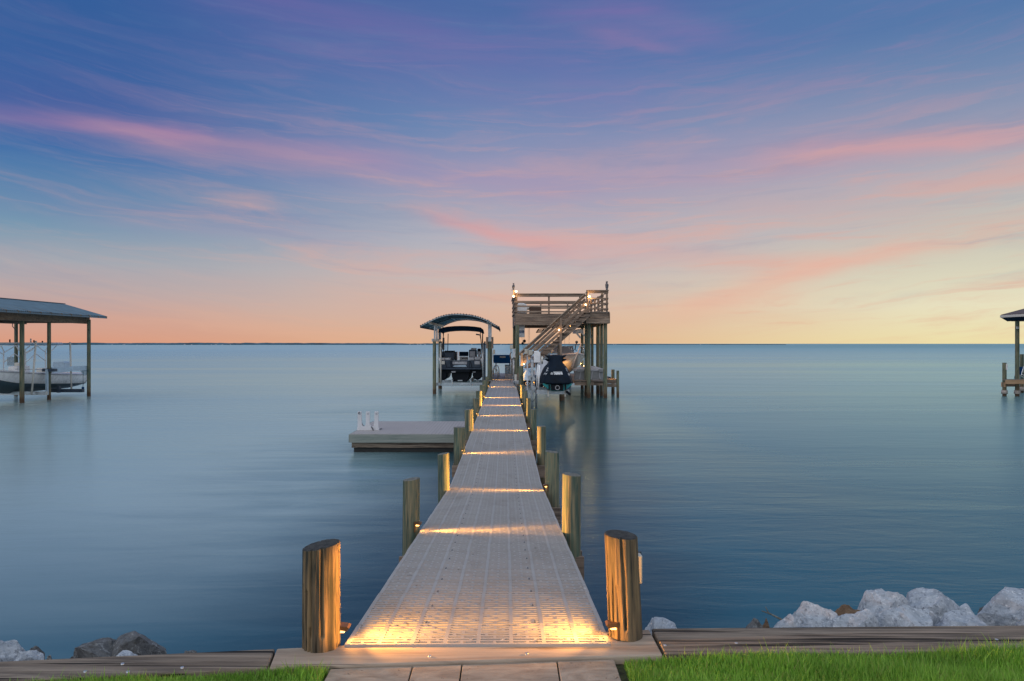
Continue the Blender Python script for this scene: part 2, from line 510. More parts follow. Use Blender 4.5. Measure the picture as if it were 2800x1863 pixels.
h = n.m('MULTIPLY_ADD', rip, .016, n.m('MULTIPLY', rip2, .0025))
h = n.m('MULTIPLY', h, n.range(py_, 20, 140, 1.0, .12))
h = n.m('MULTIPLY_ADD', swell, .07, h)
bp = n.new('ShaderNodeBump'); bp.inputs['Strength'].default_value = .55; bp.inputs['Distance'].default_value = 1.0
n.put(bp.inputs['Height'], h)
fr = n.new('ShaderNodeFresnel'); fr.inputs['IOR'].default_value = 1.42
n.put(fr.inputs['Normal'], bp.outputs[0])
df = n.new('ShaderNodeBsdfDiffuse'); df.inputs[0].default_value = (.045, .155, .190, 1)
gl = n.new('ShaderNodeBsdfAnisotropic'); gl.inputs['Color'].default_value = (.68, .95, .96, 1); gl.distribution = 'MULTI_GGX'
n.put(gl.inputs['Roughness'], rough); n.put(gl.inputs['Normal'], bp.outputs[0])
mx = n.new('ShaderNodeMixShader'); n.put(mx.inputs[0], n.m('MULTIPLY', n.m('MULTIPLY_ADD', fr.outputs[0], .92, .02), n.range(py_, 60, 600, 1.0, .55)))
n.nt.links.new(df.outputs[0], mx.inputs[1]); n.nt.links.new(gl.outputs[0], mx.inputs[2])
n.nt.links.new(mx.outputs[0], n.nt.nodes['Material Output'].inputs[0])
pale_sheen = n.noise(n.map(n.xyz(px_, py_, 0.0), scale=(.035, .10, 1), rot=(0, 0, R(8))), 1.0, 5, .6, .8)  # pale sky reflection on the left water, painted into the diffuse colour
pale_sheen2 = n.noise(n.map(n.xyz(px_, py_, 0.0), scale=(.14, .75, 1), rot=(0, 0, R(-6)), loc=(2, 9, 0)), 1.0, 6, .65, 1.0)
sheen_mask = n.m('MULTIPLY_ADD', n.m('SUBTRACT', pale_sheen, .5), 16.0, px_)
sheen_mask = n.m('MULTIPLY_ADD', n.m('SUBTRACT', pale_sheen2, .5), 9.0, sheen_mask)
sheen_mask = n.m('MULTIPLY', n.range(sheen_mask, 3.0, -8.0, smooth=True), n.range(py_, 2, 15, smooth=True))
wcol = n.mix(sheen_mask, n.mix(n.range(py_, 12, 45), (.012, .092, .130), (.085, .225, .245)), (.40, .49, .49))
n.put(df.inputs[0], n.mix(n.m('MULTIPLY', tower_refl, .9), wcol, (.010, .035, .045)))  # dark reflection of the tower put into the water colour
M['water'] = m


# ------------------------------------------------------------------ mesh helpers
class MB:
    def __init__(s):
        s.v = []; s.f = []; s.mi = []; s.sm = []

    def add(s, vs, fs, mi=0, sm=False):
        o = len(s.v)
        s.v += [tuple(v) for v in vs]
        s.f += [tuple(i + o for i in f) for f in fs]
        s.mi += [mi] * len(fs); s.sm += [sm] * len(fs)
        return s

    def box(s, x0, x1, y0, y1, z0, z1, mi=0):
        vs = [(x, y, z) for z in (z0, z1) for y in (y0, y1) for x in (x0, x1)]
        return s.add(vs, [(0, 2, 3, 1), (4, 5, 7, 6), (0, 1, 5, 4), (2, 6, 7, 3), (0, 4, 6, 2), (1, 3, 7, 5)], mi)

    def bar(s, a, b, w, h, mi=0, up=(0, 0, 1)):
        "beam from a to b, w wide (sideways), h high (along up)"
        a = Vector(a); b = Vector(b); d = (b - a).normalized()
        side = d.cross(Vector(up))
        side = side.normalized() if side.length > 1e-5 else Vector((1, 0, 0))
        u = side.cross(d).normalized()
        vs = []
        for p in (a, b):
            for sx, sy in ((-1, -1), (1, -1), (1, 1), (-1, 1)):
                vs.append(p + side * sx * w / 2 + u * sy * h / 2)
        return s.add(vs, [(0, 1, 2, 3), (7, 6, 5, 4), (0, 4, 5, 1), (1, 5, 6, 2), (2, 6, 7, 3), (3, 7, 4, 0)], mi)

    def cyl(s, a, b, r0, r1=None, seg=14, mi=0, caps=True):
        r1 = r0 if r1 is None else r1
        return s.tube([a, b], [r0, r1], seg, mi, caps)

    def tube(s, pts, r, seg=10, mi=0, caps=True):
        pts = [Vector(p) for p in pts]
        rs = r if isinstance(r, (list, tuple)) else [r] * len(pts)
        vs = []; fs = []
        ref = None
        for i, p in enumerate(pts):
            d = (pts[min(i + 1, len(pts) - 1)] - pts[max(i - 1, 0)]).normalized()
            if ref is None:
                ref = Vector((0, 0, 1)) if abs(d.z) < .9 else Vector((1, 0, 0))
            s1 = d.cross(ref).normalized(); s2 = s1.cross(d).normalized()
            ref = s2
            for k in range(seg):
                a = 2 * math.pi * k / seg
                vs.append(p + (s1 * math.cos(a) + s2 * math.sin(a)) * rs[i])
        for i in range(len(pts) - 1):
            for k in range(seg):
                k2 = (k + 1) % seg
                fs.append((i * seg + k, i * seg + k2, (i + 1) * seg + k2, (i + 1) * seg + k))
        s.add(vs, fs, mi, True)
        if caps:
            o = len(s.v) - len(vs)
            s.f.append(tuple(o + k for k in reversed(range(seg)))); s.mi.append(mi); s.sm.append(False)
            s.f.append(tuple(o + (len(pts) - 1) * seg + k for k in range(seg))); s.mi.append(mi); s.sm.append(False)
        return s

    def loft(s, secs, mi=0, sm=True, closed=True, caps=True):
        "secs: list of rings with equal vertex counts"
        n = len(secs[0]); vs = [p for r in secs for p in r]; fs = []
        for i in range(len(secs) - 1):
            for k in range(n if closed else n - 1):
                k2 = (k + 1) % n
                fs.append((i * n + k, i * n + k2, (i + 1) * n + k2, (i + 1) * n + k))
        s.add(vs, fs, mi, sm)
        if caps:
            o = len(s.v) - len(vs)
            s.f.append(tuple(o + k for k in reversed(range(n)))); s.mi.append(mi); s.sm.append(False)
            s.f.append(tuple(o + (len(secs) - 1) * n + k for k in range(n))); s.mi.append(mi); s.sm.append(False)
        return s

    def build(s, name, mats, parent=None, bevel=0.0, org=None, solid=0.0, sub=0):
        me = bpy.data.meshes.new(name)
        v = s.v
        if org is not None:
            v = [(a - org[0], b - org[1], c - org[2]) for a, b, c in v]
        me.from_pydata(v, [], s.f)
        if not isinstance(mats, (list, tuple)): mats = [mats]
        for q in mats: me.materials.append(M[q] if isinstance(q, str) else q)
        me.polygons.foreach_set('material_index', s.mi)
        me.polygons.foreach_set('use_smooth', s.sm)
        me.validate(); me.update()
        o = bpy.data.objects.new(name, me)
        COL.objects.link(o)
        if org is not None: o.location = org
        if parent is not None:
            if parent.type == 'EMPTY' or parent.parent is not None or True:
                wl = Vector((0, 0, 0)); p = parent
                while p is not None:
                    wl += Vector(p.location); p = p.parent
                o.location = Vector(o.location) - wl
            o.parent = parent
        if solid:
            q = o.modifiers.new('thick', 'SOLIDIFY'); q.thickness = solid
        if sub:
            q = o.modifiers.new('smooth', 'SUBSURF'); q.levels = q.render_levels = sub
        if bevel:
            q = o.modifiers.new('edge', 'BEVEL'); q.width = bevel; q.segments = 2; q.limit_method = 'ANGLE'
        return o


def tag(o, label=None, cat=None, group=None, kind=None):
    if label: o['label'] = label
    if cat: o['category'] = cat
    if group: o['group'] = group
    if kind: o['kind'] = kind
    return o


def empty(name, loc, label=None, cat=None, group=None, kind=None):
    o = bpy.data.objects.new(name, None)
    COL.objects.link(o); o.location = loc; o.empty_display_size = .1
    return tag(o, label, cat, group, kind)


def ell(cx, cy, z, rx, ry, n=24, p=2.0, rot=0.0):
    out = []
    for k in range(n):
        a = 2 * math.pi * k / n
        c, s_ = math.cos(a), math.sin(a)
        x = rx * math.copysign(abs(c) ** (2 / p), c); y = ry * math.copysign(abs(s_) ** (2 / p), s_)
        out.append((cx + x * math.cos(rot) - y * math.sin(rot), cy + x * math.sin(rot) + y * math.cos(rot), z))
    return out


def text_mesh(s, name, size, center, rx, rz, matn, parent, width=None, onto=None, off=.008, bold=0.0, shear=0.0, extrude=.002):
    "lettering as a mesh, centred, facing -Y when rx=90 deg; laid onto a surface when given"
    cu = bpy.data.curves.new(name, 'FONT')
    cu.body = s; cu.size = size; cu.align_x = 'CENTER'; cu.align_y = 'CENTER'; cu.offset = bold; cu.shear = shear
    cu.extrude = extrude if onto is None else 0
    tmp = bpy.data.objects.new('tmp', cu); COL.objects.link(tmp)
    dg = bpy.context.evaluated_depsgraph_get()
    me = bpy.data.meshes.new_from_object(tmp.evaluated_get(dg))
    bpy.data.objects.remove(tmp); bpy.data.curves.remove(cu)
    xs = [v.co.x for v in me.vertices]
    k = (width / (max(xs) - min(xs))) if width else 1
    cx = (max(xs) + min(xs)) / 2
    for v in me.vertices: v.co.x = (v.co.x - cx) * k
    T = Matrix.Translation(center) @ Matrix.Rotation(rz, 4, 'Z') @ Matrix.Rotation(rx, 4, 'X')
    me.transform(T)
    if onto is not None:
        nrm = (Matrix.Rotation(rz, 3, 'Z') @ Matrix.Rotation(rx, 3, 'X')) @ Vector((0, 0, 1))
        for v in me.vertices:
            h = onto.ray_cast(v.co + nrm * 1.0, -nrm)
            if h[0] is not None: v.co = h[0] + nrm * off
    me.materials.clear(); me.materials.append(M[matn])
    wl = Vector((0, 0, 0)); p = parent
    while p is not None:
        wl += Vector(p.location); p = p.parent
    me.transform(Matrix.Translation(-wl))
    o = bpy.data.objects.new(name, me); COL.objects.link(o); o.parent = parent
    return o


def bvh_of(mb):
    return BVHTree.FromPolygons([Vector(v) for v in mb.v], [list(f) for f in mb.f])


# ------------------------------------------------------------------ ground, lawn, path, bulkhead
ZC = 1.335                     # top of the bulkhead cap
H1 = 1.513; H2 = 2.08; D1 = 3.775; D2 = 11.0; WD = 1.34


def deckz(d):
    k = min(1.0, max(-.2, (d - D1) / (D2 - D1)))
    return HW - (H1 + (H2 - H1) * k)


def xc(d):
    return -.176 - .0087 * (d - 4.4)


def deck_d(py):
    d = 5.0
    for _ in range(60): d = .5 * d + .5 * (HW - deckz(d)) * F / (py - 940)
    return d


mb = MB()
N = 60
ys = [2.6] + [4 * (1.165 ** i) for i in range(54)]
xs = sorted(set([-9000, -3000, -900, -300, -120, -60, -40, -25, -15, -8, -4, 0, 4, 8, 15, 25, 40, 60, 120, 300, 900, 3000, 9000]))
vs = [(x, y, 0) for y in ys for x in xs]
nx = len(xs)
fs = [(j * nx + i, j * nx + i + 1, (j + 1) * nx + i + 1, (j + 1) * nx + i) for j in range(len(ys) - 1) for i in range(nx - 1)]
mb.add(vs, fs)
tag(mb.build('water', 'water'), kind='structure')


def capd(px_a, py_a, px_b, py_b, x):
    pass


def cpt(px, py, z=ZC):
    d = (HW - z) * F / (py - 940)
    return Vector((X(px, d), d, z))


# corner points of the cap timbers, back edge and front edge
Lb0 = cpt(0, 1808); Lb1 = cpt(752, 1773.6); Lf1 = cpt(731, 1826)
Cb0 = cpt(757, 1773.4); Cf0 = cpt(736, 1826); Cb1 = cpt(1775, 1721); Cf1 = cpt(1812, 1790)
Rb0 = cpt(1782, 1720); Rf0 = cpt(1819, 1790); Rb1 = cpt(2800, 1711); Rf1 = cpt(2800, 1762)
dl = (Lb0 - Lb1).normalized(); Lb0 = Lb1 + dl * 9
Lf0 = Lf1 + dl * 9
dr = (Rb1 - Rb0).normalized(); Rb1 = Rb0 + dr * 9; Rf1 = Rf0 + dr * 9
bulk = empty('bulkhead', (0, 3.8, 0), 'timber seawall with weathered cap boards between the lawn and the water', 'seawall')


def prism(mb, poly, z0, z1, mi=0):
    n = len(poly)
    vs = [(p[0], p[1], z0) for p in poly] + [(p[0], p[1], z1) for p in poly]
    fs = [tuple(reversed(range(n))), tuple(range(n, 2 * n))]
    fs += [(k, (k + 1) % n, n + (k + 1) % n, n + k) for k in range(n)]
    return mb.add(vs, fs, mi)


def capboard(pts, m_, label=None, z1=ZC):
    mb = MB(); prism(mb, pts, z1 - .09, z1)
    o = mb.build('cap_board', m_, bulk, bevel=.008)
    if label: o['label'] = label
    return o


capboard([Lf0, Lf1, Lb1, Lb0], 'capd', 'dark weathered cap board on the left')
capboard([Cf0, Cf1, Cb1, Cb0], 'cap', 'wide pale cap board under the two big pilings')
capboard([Rf0, Rf1, Rb1, Rb0], 'capd', 'dark cracked cap board on the right', ZC + .004)
mb = MB()
for a, b_ in ((Lb0, Lb1), (Lb1, Cb1), (Cb1, Rb1)):
    o_ = Vector((0, -.05, 0))
    L = (b_ - a).length; k = max(1, int(L / .3))
    for i in range(k):
        p = a.lerp(b_, i / k) + o_; q = a.lerp(b_, (i + .96) / k) + o_
        p.z = q.z = .1
        mb.bar((p.x, p.y - .02, .1), (q.x, q.y - .02, .1), .05, 2.27)
mb.build('sheet_wall', 'wz', bulk)
mb = MB()
for px, py in ((350, 1837), (335 * 1.0, 1815), (498, 1825), (233, 1836), (1440, 1787), (1175, 1794), (2013, 1759), (1818, 1765), (2725, 1749)):
    p = cpt(px, py, ZC + .004)
    mb = MB().cyl((p.x, p.y, ZC - .01), (p.x, p.y, ZC + .006), .008, seg=10)
    mb.build('bolt', 'alu', bulk)

# lawn soil and path bed
mb = MB()
front = [(-60, Lf0.y - 2.4), (Lf0.x, Lf0.y), (Lf1.x, Lf1.y), (Cf1.x, Cf1.y), (Rf1.x, Rf1.y), (60, Rf1.y + .6)]
vs = []; fs = []
for x, y in front: vs += [(x, y + .03, ZC - .045), (x, -60, ZC - .045)]
for i in range(len(front) - 1): fs.append((2 * i, 2 * i + 1, 2 * i + 3, 2 * i + 2))
mb.add(vs, fs)
tag(mb.build('lawn_ground', 'soil'), kind='structure')

path = empty('path', (X(1300, 3.5), 3.4, ZC - .03), kind='structure')
pdir = Vector((-.0087, 1, 0))


def fronty(x):
    a, b_ = (Lf1, Cf1)
    return a.y + (b_.y - a.y) * (x - a.x) / (b_.x - a.x)


joints = [909, 1130, 1263, 1524, 1685]
jx = [X(q, 3.58) for q in joints]
rowy = [0, .42, .83, 1.3, 1.72, 2.2, 2.9, 3.6]
for r_ in range(len(rowy) - 1):
    js = jx if r_ == 0 else ([jx[0], jx[0] + .5, jx[0] + .93, jx[-1]] if r_ % 2 else [jx[0], jx[0] + .28, jx[0] + .80, jx[-1]])
    for i in range(len(js) - 1):
        a, b_ = js[i] + .003, js[i + 1] - .003
        y0a, y0b = fronty(a) - .006 - rowy[r_], fronty(b_) - .006 - rowy[r_]
        y1a, y1b = fronty(a) - rowy[r_ + 1], fronty(b_) - rowy[r_ + 1]
        mb = MB(); prism(mb, [(a + .0087 * rowy[r_ + 1], y1a), (b_ + .0087 * rowy[r_ + 1], y1b), (b_ + .0087 * rowy[r_], y0b), (a + .0087 * rowy[r_], y0a)], ZC - .05, ZC - .012 - random.random() * .002)
        mb.build('paving_stone', 'trav', path, bevel=.005)


# grass: one mesh of many bent blades
def grass(name, x0, x1, depth, n, edge, seed):
    g = np.random.default_rng(seed)
    x = g.uniform(x0, x1, n); t = g.random(n) ** 1.0
    ey = np.array([edge(q) for q in x])
    y = ey - .004 - t * depth + g.normal(0, .004, n)
    return x, y


def build_grass(regs, name):
    xs_, ys_ = [], []
    for r_ in regs:
        a, b_ = grass(name, *r_); xs_.append(a); ys_.append(b_)
    x = np.concatenate(xs_); y = np.concatenate(ys_); n = len(x)
    h = rng.uniform(.024, .062, n) * (1 + .35 * np.sin(x * 5 + 2 * np.sin(y * 9)) * .6)
    h = np.where(rng.random(n) < .04, h * 1.5, h)
    h = h * (1 + .5 * np.clip((x - .7) / 1.4, 0, 1))
    w = rng.uniform(.0016, .0030, n)
    a = rng.uniform(0, 2 * math.pi, n)
    lean = rng.uniform(0, .55, n) * h; la = rng.uniform(0, 2 * math.pi, n)
    z0 = np.full(n, ZC - .05)
    cx, sx = np.cos(a) * w, np.sin(a) * w
    lx, lyy = np.cos(la) * lean, np.sin(la) * lean
    V = np.zeros((n, 5, 3))
    V[:, 0] = np.stack([x - cx, y - sx, z0], 1); V[:, 1] = np.stack([x + cx, y + sx, z0], 1)
    V[:, 2] = np.stack([x + lx * .35 - cx * .8, y + lyy * .35 - sx * .8, z0 + h * .55], 1)
    V[:, 3] = np.stack([x + lx * .35 + cx * .8, y + lyy * .35 + sx * .8, z0 + h * .55], 1)
    V[:, 4] = np.stack([x + lx, y + lyy, z0 + h], 1)
    me = bpy.data.meshes.new(name)
    me.vertices.add(n * 5); me.vertices.foreach_set('co', V.reshape(-1).astype(np.float32))
    base = np.arange(n) * 5
    quads = np.stack([base, base + 1, base + 3, base + 2], 1); tris = np.stack([base + 2, base + 3, base + 4], 1)
    loops = np.concatenate([quads.reshape(-1), tris.reshape(-1)])
    me.loops.add(len(loops)); me.loops.foreach_set('vertex_index', loops.astype(np.int32))
    me.polygons.add(2 * n)
    ls = np.concatenate([np.arange(n) * 4, 4 * n + np.arange(n) * 3])
    me.polygons.foreach_set('loop_start', ls.astype(np.int32))
    me.update(calc_edges=True)
    at = me.attributes.new('tip', 'FLOAT', 'POINT')
    at.data.foreach_set('value', np.tile(np.array([0, 0, .5, .5, 1], np.float32), n))
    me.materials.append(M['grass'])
    o = bpy.data.objects.new(name, me); COL.objects.link(o)
    return tag(o, kind='stuff')


def edgeL(x):
    return Lf1.y + (x - Lf1.x) * (Lf0.y - Lf1.y) / (Lf0.x - Lf1.x) if x < Lf1.x else fronty(x)


def edgeR(x):
    if x < Cf1.x: return fronty(x)
    return Rf0.y + (x - Rf0.x) * (Rf1.y - Rf0.y) / (Rf1.x - Rf0.x)


build_grass([(-3.2, jx[0] - .01, .35, 44000, edgeL, 1), (jx[-1] + .045, 3.4, .50, 80000, edgeR, 2),
             (-7, jx[0] - .03, 2.2, 40000, lambda q: edgeL(q) - .35, 3), (jx[-1] + .04, 7, 2.2, 40000, lambda q: edgeR(q) - .5, 4)], 'grass')


# rocks and the stony bank they lie on
def bankz(d):
    return 1.0 - .42 * (d - 4.05)


def bank():
    vs = []; fs = []
    nx_, ny_ = 180, 26
    for j in range(ny_):
        for i in range(nx_):
            x = -9 + 18 * i / (nx_ - 1); d = 3.78 + (7.6 - 3.78) * j / (ny_ - 1)
            z = bankz(d) - .1 + noise.noise(Vector((x * 3, d * 3, 0))) * .10 + noise.noise(Vector((x * 8, d * 8, 4))) * .05
            z = min(z, .8)
            vs.append((x, d, z))
    for j in range(ny_ - 1):
        for i in range(nx_ - 1):
            a = j * nx_ + i
            fs.append((a, a + 1, a + nx_ + 1, a + nx_))
    mb = MB().add(vs, fs, 0, True)
    tag(mb.build('stony_bank', 'rockd'), kind='structure')


bank()
_ico = None


def ico(sub=4):
    global _ico
    if _ico is None:
        import bmesh
        bm = bmesh.new(); bmesh.ops.create_icosphere(bm, subdivisions=sub + 1, radius=1)
        _ico = ([v.co.copy() for v in bm.verts], [tuple(v.index for v in f.verts) for f in bm.faces]); bm.free()
    return _ico


def rock(px0, px1, pytop, d, m_, label, seed, depth=.8, bot=None, skew=0.0):
    vs, fs = ico()
    g = random.Random(seed)
    pl = []
    for _ in range(22):
        v = Vector((g.uniform(-1, 1), g.uniform(-1, 1), g.uniform(-.7, 1))).normalized()
        pl.append((v, g.uniform(.58, .98)))
    o3 = Vector((seed * 3.1, seed * 1.7, 0))
    for _ in range(3):
        v = Vector((g.uniform(-.5, .5), g.uniform(-.5, .5), 1)).normalized(); pl.append((v, g.uniform(.55, .72)))
    out = []
    for v in vs:
        p = Vector([math.copysign(abs(q) ** .6, q) for q in v])
        for nn, c_ in pl:
            q = p.dot(nn) - c_
            if q > 0: p -= nn * q
        p += v * (noise.noise(p * 1.8 + o3) * .08 + noise.noise(p * 4.5 + o3) * .035 + abs(noise.noise(p * 10 + o3)) * .028)
        p.x += skew * p.z
        out.append(p)
    arr = np.array(out); mn, mxx = arr.min(0), arr.max(0)
    arr = (arr - mn) / (mxx - mn)
    e_ = (px1 - px0) * .09; px0 -= e_; px1 += e_
    x0, x1 = X(px0, d), X(px1, d); zt = Z(pytop, d)
    w = x1 - x0
    zb = (bankz(d) - .12) if bot is None else bot
    zb = min(zb, zt - w * .45)
    arr[:, 0] = x0 + arr[:, 0] * w
    arr[:, 1] = d + (arr[:, 1] - .5) * w * depth
    arr[:, 2] = zb + arr[:, 2] * (zt - zb)
    org = ((x0 + x1) / 2, d, zb)
    mb = MB().add([tuple(q) for q in arr], fs, 0, False)
    o = mb.build('rock', m_, org=org)
    return tag(o, label, 'rock', 'riprap rocks along the seawall')


def rz(x, y): return 1700 + x / 2.143, 1580 + y / 2.143


def rl(x, y): return x / 2.619, 1680 + y / 2.619


rocks_r = [
    ((840, 1070), 212, 4.42, 'rockw', 'low pale rock at the left end of the right-hand rock pile'),
    ((1000, 1268), 156, 4.62, 'rockw', 'pale grey peaked rock with a knob on top, left part of the right-hand pile'),
    ((1250, 1540), 186, 4.46, 'rockw', 'rough speckled grey rock in the front row below the tall pale one'),
    ((1365, 1700), 76, 5.05, 'rockw', 'tall smooth pale rock at the top of the right-hand pile'),
    ((1665, 2022), 71, 5.15, 'rockw', 'long slab-like pale rock with a blunt dark end, top right of the pile'),
    ((1520, 1812), 170, 4.52, 'rockw', 'rounded tan-grey rock in the middle of the front row'),
    ((1800, 2195), 174, 4.58, 'rockw', 'broad smooth whitish rock in the front row on the right'),
    ((2140, 2640), 90, 4.95, 'rockw', 'largest pale rock, cut by the right edge of the photo'),
    ((2300, 2520), 208, 4.5, 'rockw', 'small pale rock tucked under the largest rock at the right edge'),
    ((1238, 1385), 155, 5.0, 'rockb', 'brown rock between the two tall pale rocks'),
    ((706, 856), 247, 4.75, 'rockd', 'dark brown wet rock beside the bare twig'),
    ((816, 892), 242, 4.6, 'rockb', 'small tan rock next to the twig'),
    ((1455, 1610), 176, 4.7, 'rockw', 'small pale rock wedged behind the front row'),
    ((1740, 1870), 178, 4.75, 'rockw', 'small grey rock wedged under the long slab rock'),
    ((2070, 2160), 167, 5.3, 'rockd', 'small dark rock poking up behind the broad whitish rock'),
    ((118, 372), 252, 4.3, 'rockw', 'pinkish white rock alone beside the conduit of the right big piling'),
]
for i, ((a, b_), t_, d, m_, lb) in enumerate(rocks_r):
    (pa, ty), (pb, _) = rz(a, t_), rz(b_, t_)
    rock(pa, pb, ty, d, m_, lb, i + 3, depth=.85)
rocks_l = [
    ((-90, 136), 190, 4.3, 'rockw', 'big pale rock cut by the left edge of the photo'),
    ((88, 200), 229, 4.6, 'rockw', 'small pale rock behind the big one at the left edge'),
    ((112, 303), 260, 4.2, 'rockw', 'flat pale rock in front, near the left edge'),
    ((192, 299), 233, 4.6, 'rockd', 'dark grey rock beside the pale rocks at the left edge'),
    ((536, 900), 163, 4.55, 'rockd', 'broad dark rock speckled with white'),
    ((826, 1164), 122, 4.5, 'rockd', 'grey faceted rock with a pale ridge, leaning on the dark one'),
    ((1125, 1218), 233, 4.55, 'rockb', 'small dark brown rock right of the faceted rock'),
    ((815, 995), 272, 4.15, 'rockw', 'low pale rock just showing over the cap board'),
    ((490, 590), 286, 4.25, 'rockd', 'small dark rock left of the broad speckled one'),
    ((1306, 1412), 254, 4.4, 'rockd', 'low dark rock near the big left piling'),
    ((330, 378), 290, 4.2, 'rockd', 'pebble-size dark rock beside the flat pale rock'),
]
for i, ((a, b_), t_, d, m_, lb) in enumerate(rocks_l):
    (pa, ty), (pb, _) = rl(a, t_), rl(b_, t_)
    rock(pa, pb, ty, d, m_, lb, i + 41, depth=.85)
a = P(*rz(820, 195), 4.8); b_ = P(*rz(935, 245), 4.72)
mb = MB().tube([a, a.lerp(b_, .45) + Vector((0, 0, .006)), b_, b_ + Vector((.08, 0, -.09))], [.003, .005, .007, .008], 7)
mb.tube([a.lerp(b_, .4), a.lerp(b_, .3) + Vector((-.01, .01, .04))], [.004, .002], 6)
tag(mb.build('twig', 'pile_top'), 'bare grey twig sticking out of the rocks over the water', 'twig')


# ------------------------------------------------------------------ pilings
def pile_mesh(mb, x, y, r, z0, z1, seg=28, rings=8, cut=(0, 0), seed=0, rough=.02, cracks=0, lean=(0, 0), flare=1.04):
    g = random.Random(seed * 13 + 5)
    o = len(mb.v)
    ck = [(g.uniform(0, 2 * math.pi), g.uniform(.05, .11), g.uniform(0, .6), g.uniform(.3, .8), g.uniform(.10, .22)) for _ in range(cracks)]
    vs = []
    for j in range(rings + 1):
        t = j / rings
        z = z0 + (z1 - z0) * t
        for k in range(seg):
            a = 2 * math.pi * k / seg
            rr = r * (flare + (1 - flare) * t)
            rr *= 1 + rough * noise.noise(Vector((math.cos(a) * 2 + seed, math.sin(a) * 2, z * .8)))
            if cracks:
                rr *= 1 + .035 * noise.noise(Vector((a * 7, seed, z * 1.2))) + .012 * noise.noise(Vector((a * 19, seed, z * 2.5)))
                for ca, cw, c0, cl_, cd in ck:
                    wob = ca + .07 * noise.noise(Vector((z * 4, ca * 5, 0)))
                    da = abs((a - wob + math.pi) % (2 * math.pi) - math.pi)
                    if da < cw:
                        tz = (z - 1.2) / .5
                        if c0 < tz < c0 + cl_ or (c0 > .35 and tz > c0):
                            rr *= 1 - cd * (1 - da / cw)
            zz = z
            if j == rings:
                zz = z + cut[0] * math.cos(a) * r + cut[1] * math.sin(a) * r
            elif t > .9:
                zz = z + (cut[0] * math.cos(a) + cut[1] * math.sin(a)) * r * .4
            vs.append((x + math.cos(a) * rr + lean[0] * (z - z1), y + math.sin(a) * rr + lean[1] * (z - z1), zz))
    fs = [(j * seg + k, j * seg + (k + 1) % seg, (j + 1) * seg + (k + 1) % seg, (j + 1) * seg + k) for j in range(rings) for k in range(seg)]
    mb.add(vs, fs, 0, True)
    # end grain: inset ring and centre
    top = vs[-seg:]
    c = Vector((0, 0, 0))
    for q in top: c += Vector(q)
    c /= seg
    ring = [tuple(Vector(q).lerp(c, .08) + Vector((0, 0, .004))) for q in top]
    vv = list(top) + ring + [tuple(c + Vector((0, 0, .002)))]
    ff = [(k, (k + 1) % seg, seg + (k + 1) % seg, seg + k) for k in range(seg)] + [(seg + k, seg + (k + 1) % seg, 2 * seg) for k in range(seg)]
    mb.add(vv, ff, 1, False)
    return mb


def piling(px0, px1, pytop, d, label, seed, cut=(0, 0), cracks=4, old=False, zbot=-1.6, parent=None, name='piling', lean=(0, 0), group='round timber pilings along the walkway', cat='piling'):
    r = X(px1, d) / 2 - X(px0, d) / 2
    x = X((px0 + px1) / 2, d)
    z1 = Z(pytop, d)
    mb = MB()
    near = d < 12
    pile_mesh(mb, x, d, r, zbot, z1, seg=120 if d < 5 else (64 if near else 20), rings=70 if d < 5 else (40 if near else 6), cut=cut, seed=seed, cracks=cracks if near else 0, lean=lean)
    o = mb.build(name, ['pile_old', 'old_top'] if old else ['pile', 'pile_top'], parent, org=(x, d, 0))
    if parent is None: tag(o, label, cat, group)
    return o


def pil(side, px0, px1, pytop, pyc, label, seed, **kw):
    d = deck_d(pyc)
    r = (px1 - px0) * d / F / 2
    kw.setdefault('lean', (random.uniform(-.012, .012), random.uniform(-.012, .012)))
    return piling(px0, px1, pytop, d + r * .7, label, seed, **kw)


piling(829, 928, 1491, 3.77, 'thick cracked piling on the cap board, left of the walkway, lamplit on its right', 1, cut=(.18, .02), cracks=15, old=True, zbot=1.2)
piling(1653, 1742, 1463, 3.90, 'thick cracked piling right of the walkway with a beige box behind it', 2, cut=(-.10, .03), cracks=15, old=True, zbot=1.2, lean=(-.05, 0))
ordn = ['second', 'third', 'fourth', 'fifth', 'sixth', 'seventh', 'eighth', 'ninth', 'tenth', 'eleventh']
LP = [(1102, 1148, 1311, 1452), (1197, 1228, 1241, 1342), (1240.5, 1272, 1169, 1239.5), (1270.7, 1294, 1120, 1178.5), (1293, 1309, 1090, 1137),
      (1301, 1318, 1069.5, 1110.4), (1311.5, 1326.5, 1053, 1087.6), (1319.4, 1332, 1040.5, 1070), (1327, 1336, 1031, 1058.5), (1335, 1343.5, 1015.5, 1038)]
RP = [(1538, 1588, 1298, 1457), (1490, 1528, 1236, 1341.6), (1469, 1493, 1166, 1239.5), (1451, 1467, 1119.5, 1178), (1439.7, 1451, 1089.5, 1138),
      (1429.4, 1441.8, 1069, 1109), (1423, 1434.5, 1053, 1088.8), (1418, 1431, 1001.5, 1068), (1408, 1413, 1015.5, 1040)]
extra = ['greenish piling with a knot and a lamp', 'slim piling lit bright orange', 'stout piling before the float',
         'short piling lit orange, just behind the float', 'slim piling with a lamp at its foot', 'slim piling lit orange', 'greenish piling with a lamp', 'greenish piling by the pontoon lift', 'thin piling with a lamp', 'thin piling with the last lamp']
for i, a in enumerate(LP):
    pil(-1, *a, '%s, %s in the left row from shore' % (extra[i], ordn[i]), 10 + i, cut=(.15 if i in (0, 1, 3) else .0, 0))
extra = ['cracked piling lit orange', 'stout pale-topped piling with a lamp', 'piling with a dark split', 'greenish piling with a lamp', 'thin piling lit bright orange',
         'greenish piling with a lamp', 'thin piling lit orange below the lift posts', 'taller green piling beside the lift posts', 'thin far piling']
